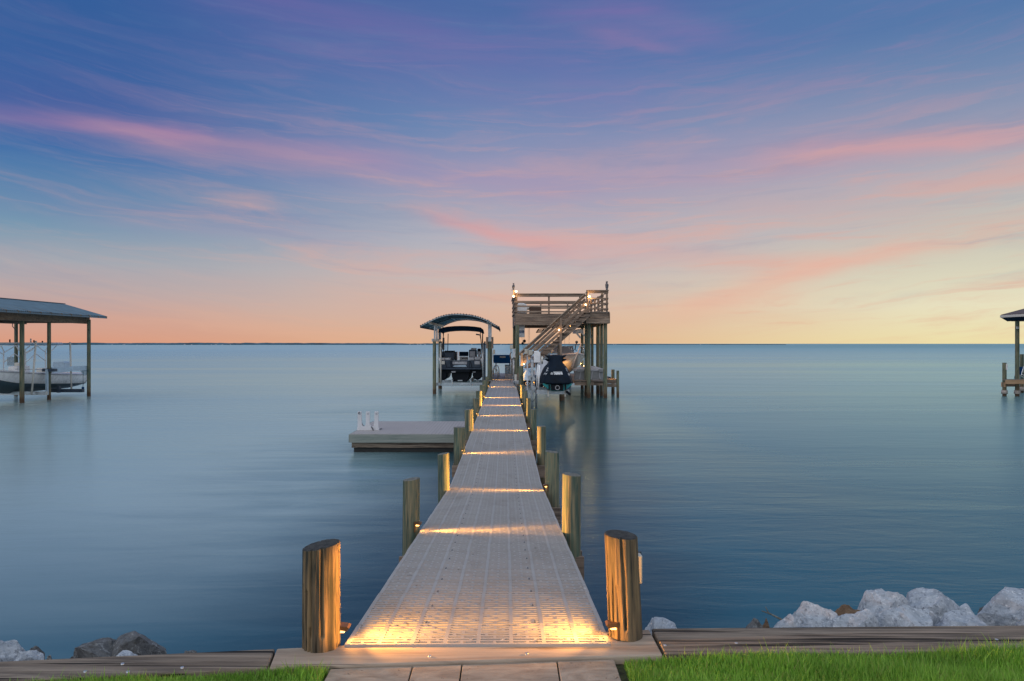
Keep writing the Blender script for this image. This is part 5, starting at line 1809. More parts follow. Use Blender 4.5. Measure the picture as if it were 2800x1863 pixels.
# bow rail
rl_ = []
for i in range(9, 17):
    q = Vector(hs[i][8]).lerp(Vector(hs[i][0]), .04); rl_.append((q.x, q.y, q.z + .42))
r2 = []
for i in range(16, 8, -1):
    q = Vector(hs[i][0]).lerp(Vector(hs[i][8]), .04); r2.append((q.x, q.y, q.z + .42))
MB().tube(rl_ + r2, .014, 8).build('bow_rail', 'chrome', bo)
for i in (9, 11, 13, 15):
    for s_ in (0, 8):
        q = Vector(hs[i][s_]).lerp(Vector(hs[i][8 - s_]), .04)
        MB().cyl(q, (q.x, q.y, q.z + .42), .012, seg=8).build('stanchion', 'chrome', bo)
# anchor
q = Vector(hs[16][9])
mb = MB(); p0 = P(*s8(270, 200), 41.4); mb.bar(p0, P(*s8(300, 60), 41.4), .03, .05); mb.tube([P(*s8(225, 245), 41.4), P(*s8(268, 195), 41.4), P(*s8(298, 250), 41.4)], .025, 6)
mb.build('anchor', 'black', bo)
p0 = P(*s8(303, 48), 41.4)
MB().loft([ell(p0.x, p0.y, p0.z + .08 * math.sin(u_), .08 * math.cos(u_) + .001, .08 * math.cos(u_) + .001, 10) for u_ in [math.pi * (i / 6 - .5) for i in range(7)]]).build('ball_fender', 'greyd', bo)
for (xa, ya, xb, yb) in ((405, 75, 205, 635), (318, 320, 165, 620)):
    mb = MB(); mb.cyl(P(*s8(xa, ya), 41.2), P(*s8(xb, yb), 41.2), .035 if xa == 405 else .02, seg=8)
    tag(mb.build('lift_strap', 'peach'), ('upper thick' if xa == 405 else 'lower thin') + ' slanting lift strap in front of the bow of the peach-lit boat', 'strap')
spt = bpy.data.lights.new('lamp_light', 'POINT'); spt.energy = 28; spt.color = (1, .6, .38); spt.shadow_soft_size = .06
ulp = empty('under_deck_lamp', (X(1560, 40.6), 40.75, ZF - .66), 'small warm lamp under the front edge of the raised deck', 'lamp')
MB().cyl((X(1560, 40.6), 40.75, ZF - .66), (X(1560, 40.6), 40.75, ZF - .62), .06, seg=16).build('housing', 'bronze', ulp)
MB().cyl((X(1560, 40.6), 40.75, ZF - .67), (X(1560, 40.6), 40.75, ZF - .661), .045, seg=16).build('lens', 'lens', ulp)
so_ = bpy.data.objects.new('lamp_light', spt); COL.objects.link(so_); so_.parent = ulp; so_.location = (0, -.0, -.12)
# lift cradle and cables for this boat
cr_ = empty('slip_lift', (2.0, 44, .8), 'boat lift cradle and cables in the slip under the raised deck', 'boat lift')
for y in (42.4, 46.0):
    MB().box(.9, 3.3, y - .07, y + .07, 1.02, 1.2).build('cradle_beam', 'alu', cr_)
    for x in (1.0, 3.25): MB().cyl((x, y, 1.1), (x, y, ZF - .3), .01, seg=6).build('cable', 'alu', cr_)
for (xa, ya, r_) in ((405, 75, .07), (445, 25, .09)):
    def s9(x, y): return 1380 + x / 8.25, 930 + y / 8.253
    p0 = P(*s9(xa, ya), 41.5)
    MB().loft([ell(p0.x, p0.y, p0.z + r_ * math.sin(u_), r_ * math.cos(u_) + .001, r_ * math.cos(u_) + .001, 10) for u_ in [math.pi * (i / 6 - .5) for i in range(7)]]).build('pulley', 'black', cr_)
    MB().cyl((p0.x, p0.y, p0.z), (p0.x - .15, p0.y, ZF - .5), .008, seg=6).build('cable', 'alu', cr_)
    MB().cyl((p0.x, p0.y, p0.z), (p0.x + .2, p0.y, 1.2), .012, seg=6).build('cable', 'greyd', cr_)


# ------------------------------------------------------------------ watercraft with its cover, and its lift
JD = 31.0


def jet(name, cx, D, zb, zt_, hw_, label, covm, hullm, text=True, length=3.0):
    t = empty(name, (cx, D + length / 2, zb), label, 'personal watercraft', 'covered personal watercraft on lifts')
    H = zt_ - zb
    prof = [  # f, half width, y near, y far, power
        (0.00, 1.00, 0.00, 1.00, 4.5), (.05, 1.02, -.01, 1.01, 4.5), (.16, .95, .03, .99, 4.2), (.30, .865, .07, .96, 3.6), (.44, .775, .11, .92, 3.2), (.56, .66, .16, .87, 2.8),
        (.66, .50, .22, .80, 2.5), (.73, .44, .26, .74, 2.3), (.80, .42, .30, .68, 2.2), (.87, .46, .33, .62, 2.2), (.94, .44, .35, .58, 2.2), (.975, .34, .37, .55, 2.1), (1.0, .18, .40, .50, 2.0)]
    mb = MB(); secs = []
    for f_, w_, a_, b_, p_ in prof:
        ring = []
        for (x, y, z) in ell(cx, D + length * (a_ + b_) / 2, zb + f_ * H, hw_ * w_, length * (b_ - a_) / 2, 72, p_):
            u_ = math.atan2(y - D - length * .5, x - cx)
            w2 = noise.noise(Vector((u_ * 3.2, f_ * 2.2, cx))) * .05 * (1 - .5 * f_) + noise.noise(Vector((u_ * 9, f_ * 3, cx + 3))) * .022
            rr = Vector((x - cx, y - (D + length * (a_ + b_) / 2), 0))
            if rr.length > 0: rr = rr * (1 + w2)
            ring.append((cx + rr.x, D + length * (a_ + b_) / 2 + rr.y, z + (noise.noise(Vector((u_ * 4, 0, cx))) * .03 if f_ == 0 else 0)))
        secs.append(ring)
    mb.loft(secs)
    bv = bvh_of(mb)
    mb.build('cover', covm, t)
    # handlebar and mirror ears pushing the cloth out
    for (f_, w0, w1, dz_, r_) in ((.93, .34, .66, .04, .085), (.83, .34, .66, -.02, .09)):
        for s_ in (-1, 1):
            a = (cx + s_ * hw_ * w0, D + length * .45, zb + f_ * H - .02); b_ = (cx + s_ * hw_ * w1, D + length * .43, zb + f_ * H + dz_ + .03)
            mb = MB(); mb.tube([a, Vector(a).lerp(Vector(b_), .5) + Vector((0, 0, -.02)), b_], [r_, r_ * .65, .012], 10); mb.build('cover_ear', covm, t)
    # hull below
    hp = [(-.86, 0), (-.83, -.08), (-.55, -.24), (-.30, -.32), (.30, -.32), (.55, -.24), (.83, -.08), (.86, 0)]
    secs = []
    for q_, k in ((.04, 1), (.6, 1), (.85, .75), (1.0, .15)):
        secs.append([(cx + x * hw_ * k, D + length * q_, zb + .03 + z * k * hw_ / .70) for x, z in hp])
    MB().loft(secs, sm=False).build('hull', hullm, t, bevel=.02)
    mb = MB(); zj = zb - .13
    MB().box(cx - hw_ * .38, cx + hw_ * .34, D + .06, D + .3, zb - .27, zb - .01).build('jet_tunnel', 'black', t, bevel=.02)
    mb.tube([(cx + .085 * math.cos(u_), D + .04, zj - .02 + .085 * math.sin(u_)) for u_ in [2 * math.pi * i / 20 for i in range(21)]], .014, 8, caps=False); mb.build('jet_nozzle', 'greyl', t)
    for s_ in (-1, 1):
        MB().cyl((cx + s_ * hw_ * .45, D + .09, zb - .10), (cx + s_ * hw_ * .45, D + .06, zb - .10), .022, seg=10).build('tie_eye', 'bronze', t)
        MB().box(cx + s_ * hw_ * .48 - .03, cx + s_ * hw_ * .48 + .03, D + .05, D + .11, zb - .24, zb - .02).build('trim_tab', 'black', t, bevel=.01)
    return t, bv


cxj = X(1524.5, JD)
zbj, ztj = Z(1051, JD), Z(971.5, JD)
hwj = 93.4 / 2 * JD / F
jt, bv = jet('covered_watercraft', cxj, JD, zbj, ztj, hwj, 'personal watercraft under a black fitted cover with white lettering, raised on its lift', 'cover', 'teal')
a = P(*s2(640, 1230), JD)
kk = JD / F / 4.356
lean_ = R(62)
text_mesh('YAMAHA', 'lettering', .19, (a.x, JD + .3, a.z), R(80), 0, 'letter', jt, width=110 * kk, onto=bv, off=.014, bold=.009)
# round emblem of three crossed forks in a ring
mb = MB(); ec = P(*s2(566, 1231), JD); er = 15 * kk


def onto(x, z, off=.012):
    nrm = Matrix.Rotation(R(80), 3, 'X') @ Vector((0, 0, 1))
    o_ = Vector((x, JD + .3, z)); h = bv.ray_cast(o_ + nrm * 1.5, -nrm)
    return tuple((h[0] if h[0] is not None else o_) + nrm * off)


ring_o = [(ec.x + er * math.cos(u_), ec.z + er * math.sin(u_)) for u_ in [2 * math.pi * i / 28 for i in range(28)]]
ring_i = [(ec.x + er * .80 * math.cos(u_), ec.z + er * .80 * math.sin(u_)) for u_ in [2 * math.pi * i / 28 for i in range(28)]]
mb.add([onto(*q) for q in ring_o + ring_i], [(k, (k + 1) % 28, 28 + (k + 1) % 28, 28 + k) for k in range(28)])
for k in range(3):
    an = math.pi / 2 + k * 2 * math.pi / 3; cxx, szz = math.cos(an), math.sin(an)
    pr = [(-.12, -.2), (.12, -.2), (.12, .92), (-.12, .92)]
    mb.add([onto(ec.x + er * (v_ * cxx - u_ * szz), ec.z + er * (v_ * szz + u_ * cxx)) for u_, v_ in pr], [(0, 1, 2, 3)])
    pr = [(-.26, .30), (.26, .30), (.26, .44), (-.26, .44)]
    mb.add([onto(ec.x + er * (v_ * cxx - u_ * szz), ec.z + er * (v_ * szz + u_ * cxx)) for u_, v_ in pr], [(0, 1, 2, 3)])
mb.build('emblem', 'letter', jt)
for (x_, y_, ang, s_, wd) in ((517, 1170, 80, 'FX', 55), (493, 1225, -55, 'HO', 38), (752, 1170, -80, 'FX', 55), (776, 1228, 55, 'HO', 38)):
    pass
# slanting side lettering of the cover
for (x_, y_, ang, wd) in ((518, 1168, 78, 62), (752, 1166, -78, 62)):
    a = P(*s2(x_, y_), JD)
    cu_ = text_mesh('Wave', 'lettering', .12, (0, 0, 0), 0, 0, 'letter', jt, width=wd * kk, bold=.006)
    me_ = cu_.data; Tm = Matrix.Rotation(R(ang), 4, 'Z')
    wl = Vector(jt.location)
    for v in me_.vertices:
        q = Tm @ (v.co + wl)
        v.co = Vector(onto(a.x + q.x, a.z + q.y)) - wl
for (x_, y_, ang) in ((492, 1225, -38), (776, 1230, 35)):
    a = P(*s2(x_, y_), JD); ca, sa = math.cos(R(ang)), math.sin(R(ang))
    mb = MB()
    for (u0, v0, u1, v1) in ((-14, -14, 14, -8), (-14, 8, 14, 14), (-14, -7.5, -8, 7.5), (8, -7.5, 14, 7.5), (-4, -5, 4, 5)):
        mb.add([onto(a.x + (u_ * ca - v_ * sa) * kk, a.z + (u_ * sa + v_ * ca) * kk) for u_, v_ in ((u0, v0), (u1, v0), (u1, v1), (u0, v1))], [(0, 1, 2, 3)])
    mb.build('badge', 'letter', jt)

jl = empty('watercraft_lift', (X(1500, JD), JD + 1, 0), 'galvanised single-post lift with white guide tubes holding the black-covered watercraft', 'lift')
for dd in (JD + .45, JD + 2.1):
    MB().box(X(1468, JD), X(1559, JD), dd - .07, dd + .07, Z(1080, JD), Z(1068, JD)).build('cradle_beam', 'alu', jl)
for q in (1500, 1547):
    MB().box(X(q, JD) - .05, X(q, JD) + .05, JD + .2, JD + 2.6, Z(1067.6, JD), Z(1061, JD)).build('bunk', 'greyd', jl)
    MB().box(X(q, JD) - .03, X(q, JD) + .03, JD + .32, JD + .37, Z(1086, JD), Z(1060, JD)).build('bunk_bracket', 'offwhite', jl)
MB().bar(P(1548, 1070, JD + .3), P(1560, 1080, JD + .3), .08, .10).build('end_step', 'black', jl)
for (xa, xb, y0, y1, m_, dd, r_) in ((590, 650, 450, 1540, 'alu', 32.2, None), (494, 530, 395, 1160, 'alu', 34.5, None), (738, 768, 545, 1120, 'white', 32, None), (768, 806, 565, 1145, 'white', 31.6, None), (672, 712, 790, 1170, 'greyd', 33, None)):
    xA, xB = X(1380 + xa / 8.25, dd), X(1380 + xb / 8.25, dd)
    zt2 = Z(930 + y0 / 8.253, dd); zb2 = Z(930 + y1 / 8.253, dd)
    if m_ == 'alu': zb2 = -1.0
    MB().cyl(((xA + xB) / 2 - (.05 if m_ == 'white' else 0), dd, zb2), ((xA + xB) / 2, dd, zt2), (xB - xA) / 2, seg=14).build('guide_tube' if m_ == 'white' else 'lift_post', m_, jl)
MB().bar(P(1466, 1071, 32), P(1478, 1071, 31.5), .12, .12).build('bracket', 'alu', jl)
for (xa, y0, y1) in ((612, 800, 1180), (618, 490, 800)):
    MB().box(X(1380 + (xa - 26) / 8.25, 32.1), X(1380 + (xa + 26) / 8.25, 32.1), 32.04, 32.16, Z(930 + y1 / 8.253, 32.1), Z(930 + y0 / 8.253, 32.1)).build('sleeve', 'alu', jl)
for (x_, y_) in ((570, 850), (655, 1090), (640, 880)):
    p0 = P(1380 + x_ / 8.25, 930 + y_ / 8.253, 32)
    MB().cyl((p0.x, 31.9, p0.z), (p0.x, 32.1, p0.z), .10, seg=14).build('winch_drum', 'alu', jl)
MB().tube([P(1467, 1077, 31.9), P(1464, 1090, 31.9), P(1457, 1098, 32.0), P(1452, 1097, 32.1)], .014, 6).build('cable', 'greyd', jl)


def s9(x, y): return 1380 + x / 8.25, 930 + y / 8.253


cabinet('lift_motor', 450, 205, 522, 315, s9, 36.2, .3, 'beige', 'beige lift motor housing, left one of the pair below the handrail', [505])
cabinet('lift_motor', 540, 228, 632, 345, s9, 34.6, .3, 'beige', 'larger beige lift motor housing, right one of the pair below the handrail', [600])
p0 = P(*s9(668, 0), 33.4)
wt = empty('white_cabinet', (X(s9(735, 0)[0], 33.4), 33.4, 1.4), 'tall white cabinet with a sloping corner between the stairs and the covered watercraft', 'cabinet')
pr = [(662, 518), (662, 262), (690, 250), (735, 245), (780, 268), (808, 300), (808, 518)]
c0 = [P(*s9(*q), 33.4) for q in pr]
MB().loft([[(p.x, 33.4, p.z) for p in c0], [(p.x, 33.8, p.z) for p in c0]], sm=False).build('case', 'white', wt, bevel=.03)
MB().cyl((p0.x + .1, 33.6, -.8), (p0.x + .1, 33.6, Z(993, 33.4)), .05).build('post', 'alu', wt)
MB().cyl((X(s9(820, 0)[0], 33.6), 33.55, Z(985, 33.6)), (X(s9(862, 0)[0], 33.6), 33.55, Z(985, 33.6)), .17, seg=20).build('drum', 'offwhite', wt)

# second covered watercraft behind, and a white hull panel
j2, _ = jet('covered_watercraft', X(1441, 36.6), 35.6, Z(1040, 36), Z(1009, 36), .30, 'small blue-grey covered craft low between the stairs and the lift posts', 'alub', 'white', length=2.2)
j3, _ = jet('covered_watercraft', X(1489, 36.4), 35.8, Z(1050, 36), Z(986, 36), .62, 'watercraft under a pale grey cover, mostly hidden behind the black-covered one', 'greyl', 'white', length=2.8)
c3 = empty('slatted_screen', (X(1500, 39.8), 39.8, 2.0), 'pale blue corrugated screen behind the stairs and above the pale covered craft', 'screen')
MB().box(X(s9(810, 0)[0], 39.7), X(s9(1030, 0)[0], 39.7), 39.7, 39.74, Z(s9(0, 480)[1], 39.7), Z(s9(0, 285)[1], 39.7)).build('sheet', 'white', c3)
for q in range(815, 1030, 24):
    MB().box(X(s9(q, 0)[0], 39.7), X(s9(q + 9, 0)[0], 39.7), 39.67, 39.697, Z(s9(0, 480)[1], 39.7), Z(s9(0, 288)[1], 39.7)).build('rib', 'alub', c3)
for y in (35.9, 37.6):
    MB().box(.55, 2.2, y - .06, y + .06, .62, .74).build('cradle_beam', 'alu', jl)

# ------------------------------------------------------------------ left boathouse
def sl3(x, y): return x / 4.9, 790 + y / 4.9


bh = empty('boathouse', (-25, 36, 0), 'open boathouse with a blue-grey ribbed metal roof on green pilings at the left edge', 'boathouse')
XE, ZE, XRr, ZRr = -22.5, 4.34, -24.95, 5.05
y0r, y1r = 27.0, 41.4
XE2 = 2 * XRr - XE
n_r = 96
mb = MB(); 
for (xe, xr, sg_) in ((XE, XRr, 1), (XE2, XRr, -1)):
    vs = []; fs = []
    for i in range(n_r * 3 + 1):
        y = y0r + (y1r - y0r) * i / (n_r * 3)
        b3 = .035 if i % 3 == 0 else 0
        vs += [(xe, y, ZE + b3), (xr, y, ZRr + b3)]
    for i in range(n_r * 3):
        fs.append((2 * i, 2 * i + 1, 2 * i + 3, 2 * i + 2))
    mb.add(vs, fs)
mb.build('roof', 'steelroof', bh, solid=.012)
MB().bar((XRr, y0r, ZRr + .03), (XRr, y1r + .05, ZRr + .03), .30, .03).build('ridge_cap', 'steelroof', bh)
MB().bar((XE + .02, y0r, ZE - .05), (XE + .02, y1r, ZE - .05), .03, .08).build('fascia_board', 'steelroof', bh)
for xe in (XE, XE2):
    MB().bar((xe, y1r + .02, ZE - .03), (XRr, y1r + .02, ZRr - .03), .04, .12).build('rake_board', 'steelroof', bh)
XP = -23.25
MB().box(XP - .05, XP + .05, y0r, 41.0, ZE - .40, ZE + .10).build('beam', 'capd', bh)
MB().box(-26.7, -26.6, y0r, 40.9, ZE - .42, ZE - .14).build('beam', 'capd', bh)
for y in (30, 33, 36, 38.9, 40.8):
    MB().box(-26.6, XP - .06, y - .05, y + .05, ZE - .36, ZE - .14).build('tie_beam', 'capd', bh)
for i in range(18):
    y = y0r + .4 + i * .82
    MB().bar((XE + .05, y, ZE - .03), (XRr, y, ZRr - .05), .04, .12).build('rafter', 'capd', bh)
for (a, b_, dd, sd) in ((54.3, 65.8, 36.0, 91), (129.4, 138.8, 37.9, 92), (238.3, 247.6, 40.5, 93), (39.6, 48.6, 40.8, 94)):
    piling(a, b_, 790 + 400 / 4.9 + (3 if dd > 40 else 0), dd, None, sd, parent=bh, name='piling', cracks=0)
for (x, y, sd) in ((-23.6, 33.2, 95), (-26.7, 33.0, 96), (-23.6, 30.2, 97), (-26.7, 30, 98), (-26.7, 36.5, 99)):
    mb = MB(); pile_mesh(mb, x, y, .1, -1.5, ZE - .3, seed=sd); mb.build('piling', ['pile', 'pile_top'], bh)
# wiring on the rear piling
MB().tube([P(*sl3(170, 465), 40.6), P(*sl3(165, 500), 40.6), P(*sl3(190, 530), 40.6), P(*sl3(212, 560), 40.6), P(*sl3(215, 620), 40.6)], .02, 6).build('wire', 'greyd', bh)
lf = empty('boathouse_lift', (-24, 38.5, .9), 'pale blue boat lift beams under the left boathouse', 'boat lift')
a = P(*sl3(682, 1090), 38.0); b_ = P(*sl3(890, 1078), 39.2); c = P(*sl3(1165, 1060), 40.5)
MB().bar(a, b_, .12, .27).build('top_beam', 'alub', lf); MB().bar(b_ + Vector((0, .02, .01)), c, .10, .24).build('top_beam', 'alub', lf)
MB().bar(P(*sl3(1115, 1088), 40.4), P(*sl3(1160, 1145), 40.5), .06, .3).build('brace', 'alub', lf)
a = P(*sl3(590, 1095), 37.6); MB().box(a.x - .12, a.x + .5, 37.6, 37.9, Z(sl3(0, 1110)[1], 37.6), Z(sl3(0, 1072)[1], 37.6)).build('winch', 'greyd', lf, bevel=.02)
MB().bar(P(*sl3(628, 1080), 37.6), P(*sl3(630, 1420), 37.6), .10, .10).build('leg', 'alub', lf)
MB().box(X(0, 36) - 1, X(sl3(628, 0)[0], 37.2), 37.1, 37.3, Z(1080.5, 37.2), Z(1071, 37.2)).build('cradle_beam', 'alu', lf)
MB().box(X(sl3(680, 0)[0], 39.6), X(sl3(1118, 0)[0], 39.6), 39.5, 39.7, Z(1073, 39.6), Z(1064, 39.6)).build('cradle_beam', 'greyd', lf)
MB().box(X(sl3(775, 0)[0], 39.4), X(sl3(806, 0)[0], 39.4), 39.3, 39.48, Z(1074, 39.4), Z(1056, 39.4)).build('bracket', 'greyd', lf)
MB().cyl(P(*sl3(1115, 1110), 40.2), P(*sl3(1112, 1310), 40.0), .012, seg=6).build('cable', 'greyd', lf)
MB().cyl(P(*sl3(1165, 1225), 40.2), P(*sl3(1115, 1280), 40.0), .012, seg=6).build('cable', 'greyd', lf)
MB().box(X(sl3(1098, 0)[0], 39.8), X(sl3(1124, 0)[0], 39.8), 39.75, 39.85, Z(1070, 39.8), Z(1058, 39.8)).build('pulley', 'blue', lf, bevel=.02)
for (xa, ya, xb, yb, dd) in ((482, 698, 425, 1420, 36.9), (940, 715, 958, 1385, 39.8)):
    MB().cyl(P(*sl3(xb, yb), dd), P(*sl3(xa, ya), dd), .045, seg=12).build('guide_tube', 'offwhite', lf)

lbt = empty('motorboat', (-25, 38, 1), 'white open motorboat with a pipe-frame T-top on the lift in the left boathouse', 'boat')
st = (-25.0 + .05, 41.9, 0); bw = (-25.0, 34.2, 0)
hull(lbt, st, bw, 2.3, .38, 1.20, 1.72, mats=('white', 'wake'))
# slanted transom is hidden; outboard
om = P(*sl3(805, 1045), 42.3)
oc = [(725, 1035), (722, 985), (735, 977), (860, 975), (885, 990), (890, 1050), (870, 1100), (760, 1102)]
c0 = [P(*sl3(*q), 42.3) for q in oc]
MB().loft([[(p.x, 42.15, p.z) for p in c0], [(p.x, 42.75, p.z) for p in c0]], sm=False).build('outboard_cowl', 'alub', lbt, bevel=.06)
MB().box(X(sl3(800, 0)[0], 42.4) - .08, X(sl3(800, 0)[0], 42.4) + .08, 42.3, 42.6, .5, Z(sl3(0, 1100)[1], 42.3)).build('outboard_leg', 'greyl', lbt, bevel=.02)
# console with windscreen, seat
dc = 37.4
MB().box(X(sl3(105, 0)[0], dc), X(sl3(235, 0)[0], dc), dc, dc + 1.0, 1.3, Z(sl3(0, 1040)[1], dc)).build('console', 'white', lbt, bevel=.05)
MB().box(X(sl3(98, 0)[0], dc), X(sl3(190, 0)[0], dc), dc - .02, dc, Z(sl3(0, 1030)[1], dc), Z(sl3(0, 915)[1], dc)).build('windscreen', 'acrylic', lbt)
dc = 38.8
MB().box(X(sl3(185, 0)[0], dc), X(sl3(262, 0)[0], dc), dc, dc + .5, 1.3, Z(sl3(0, 990)[1], dc)).build('leaning_post', 'offwhite', lbt, bevel=.05)
dc = 40.2
MB().box(X(sl3(480, 0)[0], dc), X(sl3(580, 0)[0], dc), dc, dc + .4, 1.15, Z(sl3(0, 1062)[1], dc)).build('cushion', 'offwhite', lbt, bevel=.06)
# T-top
dt = 37.6
za = Z(sl3(0, 735)[1], dt)
xA, xB = X(-30, dt), X(sl3(625, 0)[0], dt + 1.5)
MB().loft([ell(-25.0, 38.4, za, 1.05, 1.75, 40, 7), ell(-25.0, 38.4, za + .06, 1.0, 1.7, 40, 7)], sm=False).build('t_top', 'white', lbt)
MB().tube([(q[0], q[1], za - .08) for q in ell(-25.0, 38.4, za, 1.02, 1.72, 40, 7)] + [(-25.0 + 1.02, 38.4, za - .08)], .025, 8).build('top_frame', 'chrome', lbt)
for (xx, yy, x2, y2) in ((-25.55, 37.5, -25.5, 37.2), (-24.45, 37.5, -24.5, 37.2), (-25.55, 39.1, -25.5, 39.5), (-24.45, 39.1, -24.5, 39.5)):
    MB().tube([(xx, yy, 1.25), (xx, yy, 2.5), (x2, y2, za - .09)], .028, 8).build('t_top_leg', 'white', lbt)
for xx in (-25.55, -24.45):
    MB().tube([(xx, 37.5, 1.9), (xx, 38.3, 2.35), (xx, 39.1, 1.95)], .022, 8).build('brace', 'white', lbt)
    MB().tube([(xx, 37.5, 2.3), (xx, 37.0, za - .35), (xx - .0, 36.75, za - .09)], .022, 8).build('brace', 'white', lbt)
    MB().tube([(xx, 39.1, 2.3), (xx, 39.7, za - .35), (xx, 40.05, za - .09)], .022, 8).build('brace', 'white', lbt)
    MB().tube([(xx, 37.5, 2.4), (xx, 38.4, 2.75), (xx, 39.1, 2.4)], .022, 8).build('brace', 'white', lbt)
for (x_, h_, m_) in ((132, .16, 'black'), (412, .2, 'white'), (455, .12, 'navy'), (568, .08, 'navy')):
    yy = 37.2 + (x_ / 4.9) * .02; pp = X(sl3(x_, 0)[0], 38.4)
    MB().cyl((max(-25.9, min(-24.1, pp)), 38.4, za + .05), (max(-25.9, min(-24.1, pp)), 38.4, za + .06 + h_), .035, seg=10).build('antenna', m_, lbt)
# side rail
hx = [(-25 + 1.10, 41.5 - i * .7, 1.36 + .035 * i) for i in range(9)]
MB().tube(hx, .016, 8).build('side_rail', 'chrome', lbt)
for i in (0, 2, 4, 6, 8):
    q = hx[i]; MB().cyl((q[0], q[1], q[2] - .20), q, .014, seg=8).build('stanchion', 'chrome', lbt)

# ------------------------------------------------------------------ right boathouse
def s10(x, y): return 2700 + x / 5.6, 820 + y / 5.6


rb = empty('boathouse', (30, 42, 0), 'boathouse with a brown hipped shingle roof and white fascia, cut by the right edge', 'boathouse')
ze = Z(861, 41.4); xe = X(2736.6, 41.4); ye_ = 31.5
xw, yw = xe + 7.5, 41.4
rx0, ry0 = xe + 3.75, ye_ + 3.75; zr_ = ze + 1.5
mb = MB(); mb.add([(xe, ye_, ze), (xw, ye_, ze), (xw, yw, ze), (xe, yw, ze), (rx0, ry0, zr_), (rx0, yw - 3.75, zr_)], [(0, 1, 4), (1, 2, 5, 4), (2, 3, 5), (3, 0, 4, 5)]); mb.build('roof', 'shingle', rb, solid=.04)
fz = 47 / 5.6 * 39.5 / F
MB().box(xe, xw, ye_ - .03, ye_, ze - fz, ze - .03).build('fascia_board', 'offwhite', rb)
MB().box(xe - .03, xe - .001, ye_ - .03, yw, ze - fz, ze - .03).build('fascia_board', 'offwhite', rb)
mb = MB(); mb.add([(xe, ye_, ze - fz), (xw, ye_, ze - fz), (xe + .36, ye_ + .36, ze - fz - .21), (xw, ye_ + .36, ze - fz - .21), (xe, yw, ze - fz), (xe + .36, yw, ze - fz - .21)], [(0, 1, 3, 2), (0, 2, 5, 4)]); mb.build('soffit', 'navy', rb)
MB().box(xe + .35, xw - .35, ye_ + .37, ye_ + .43, ze - fz - .22, ze - fz - .0).build('header', 'wx', rb)
MB().box(xe + .35, xe + .41, ye_ + .44, yw - .35, ze - fz - .22, ze - fz - .0).build('header', 'wy', rb)
MB().box(xe - .03, xw, yw + .001, yw + .03, ze - fz, ze - .03).build('fascia_board', 'offwhite', rb)
MB().box(xe + .42, xw - .35, yw - .41, yw - .35, ze - fz - .22, ze - fz).build('header', 'wx', rb)
MB().box(xe + .42, xw - .4, ye_ + .45, yw - .4, ze - .14, ze - .10).build('ceiling', 'wx', rb)
piling(2776.3, 2786.8, 878, 40.6, None, 101, parent=rb, name='piling', cracks=0)
for (x, y) in ((xe + .6, 36.5), (xe + .6, 32.4), (xe + 6.8, 40.6), (xe + 6.8, 32.4)):
    mb = MB(); pile_mesh(mb, x, y, .1, -1.5, ze - fz - .1, seed=int(x * 3)); mb.build('piling', ['pile', 'pile_top'], rb)
cc_ = X(2781.5, 40.6)
MB().cyl((cc_, 40.6, .12), (cc_, 40.6, Z(1067.5, 40.6)), .16, .155, seg=20).build('collar', 'concrete', rb, bevel=.02)
MB().box(cc_ - .17, cc_ - .05, 40.38, 40.45, Z(900, 40.4), Z(893, 40.4)).build('light_fixture', 'alu', rb, bevel=.01)
for y in (44, 46, 48): pass
p2 = piling(2741.5, 2751.6, 992.3, 40.7, 'short piling with a white reflector at the corner of the right-hand dock', 103, cracks=0, group='short pilings at the right-hand dock')
cc_ = X(2746.5, 40.7)
cl_ = MB().cyl((cc_, 40.7, .12), (cc_, 40.7, Z(1067.5, 40.7)), .155, .15, seg=20).build('collar', 'concrete', p2)
MB().box(X(2750.5, 40.6), X(2753.5, 40.6), 40.55, 40.6, Z(1011.5, 40.6), Z(995, 40.6)).build('reflector', 'white', p2)
p3 = piling(2789.5, 2799, 969, 43.6, 'short piling behind the tall one at the right-hand dock', 104, cracks=0, group='short pilings at the right-hand dock')
cc_ = X(2794.3, 43.6)
MB().cyl((cc_, 43.6, .1), (cc_, 43.6, Z(1058, 43.6)), .2, .19, seg=20).build('collar', 'concrete', p3)
sd_ = empty('side_dock', (28, 41, .8), 'low dock with a bright new timber fascia on the far right', 'dock')
MB().box(X(2749, 40.2) + .06, xw, 40.2, 40.5, Z(1038.5, 40.2) - .04, Z(1037.8, 40.2)).build('decking', 'wseam', sd_)
MB().box(X(2748.6, 40.2), xw, 40.15, 40.198, Z(1050.5, 40.2), Z(1039.3, 40.2)).build('fascia_board', 'amber', sd_)
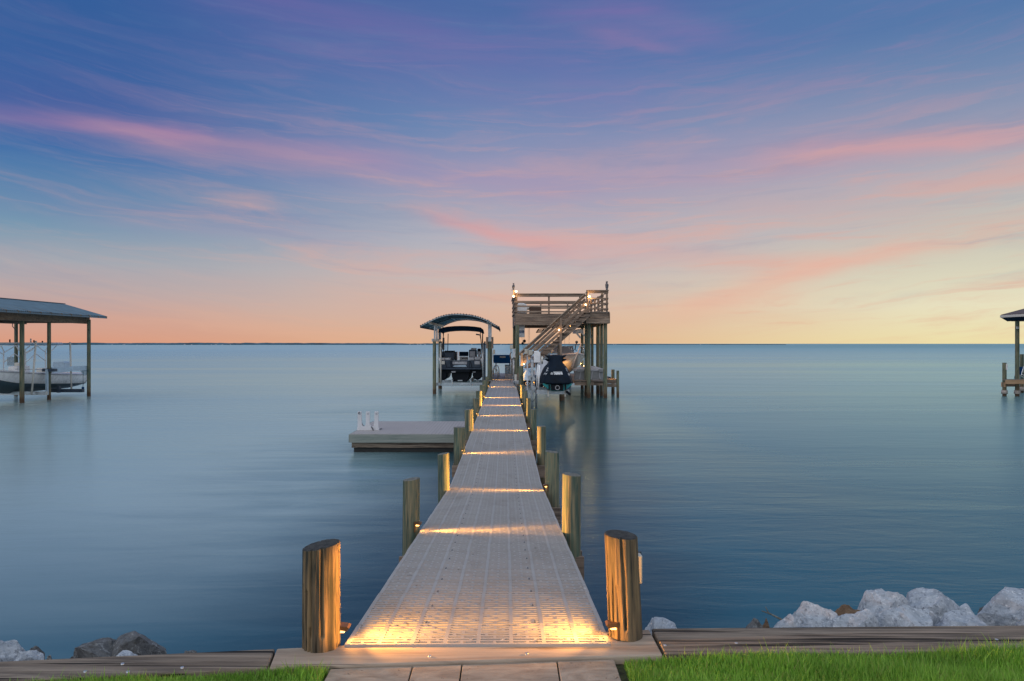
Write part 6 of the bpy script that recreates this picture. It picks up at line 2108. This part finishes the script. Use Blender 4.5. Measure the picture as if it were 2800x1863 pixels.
MB().box(X(2749, 40.6), X(2791, 40.6), 40.9, 40.95, Z(1058.5, 40.6), Z(1051, 40.6)).build('cross_beam', 'wx', sd_)
MB().box(X(2745.5, 40.6), X(2749.5, 40.6), 40.55, 40.85, Z(1059, 40.6), Z(1046, 40.6)).build('brace', 'amber', sd_)
mb = MB(); pile_mesh(mb, xw - .3, 40.7, .1, -1.5, .8, seed=4); mb.build('support_pile', ['pile', 'pile_top'], sd_)
for (x, y) in ((xe + 3, 41.2), (xe + 5, 41.2)):
    mb = MB(); pile_mesh(mb, x, y, .1, -1.5, .8, seed=4); mb.build('support_pile', ['pile', 'pile_top'], sd_)
# chair with a striped towel
dd = 40.7
chh = empty('folding_chair', (X(2800, dd), dd, Z(1038, dd)), 'folding chair with a blue and white sling on the right-hand dock, cut by the edge', 'chair')
fl_ = Z(1037.8, dd)
for yy in (dd, dd + .5):
    MB().tube([P(*s10(505, 1218), dd) + Vector((0, yy - dd, 0)), P(*s10(520, 1140), dd) + Vector((0, yy - dd, 0)), P(*s10(556, 1020), dd) + Vector((0, yy - dd, 0)), P(*s10(580, 1010), dd) + Vector((0, yy - dd, 0))], .018, 8).build('frame', 'chrome', chh)
    MB().tube([P(*s10(700, 1218), dd) + Vector((0, yy - dd, 0)), P(*s10(520, 1140), dd) + Vector((0, yy - dd, 0))], .018, 8).build('leg', 'chrome', chh)
a = P(*s10(520, 1150), dd); b_ = P(*s10(562, 1030), dd); c = P(*s10(690, 1150), dd)
MB().add([(a.x, dd, a.z), (b_.x, dd, b_.z), (b_.x, dd + .5, b_.z), (a.x, dd + .5, a.z)], [(0, 1, 2, 3)]).build('sling_back', 'blue', chh, solid=.01)
MB().add([(a.x, dd, a.z), (c.x, dd, c.z + .05), (c.x, dd + .5, c.z + .05), (a.x, dd + .5, a.z)], [(0, 1, 2, 3)]).build('sling_seat', 'white', chh, solid=.01)
for i in range(3):
    p = a.lerp(c, i / 3 + .1)
    MB().box(p.x, p.x + .09, dd - .004, dd + .5, p.z + .012 + .05 * (i / 3 + .1), p.z + .03 + .05 * (i / 3 + .1)).build('stripe', 'navy', chh)
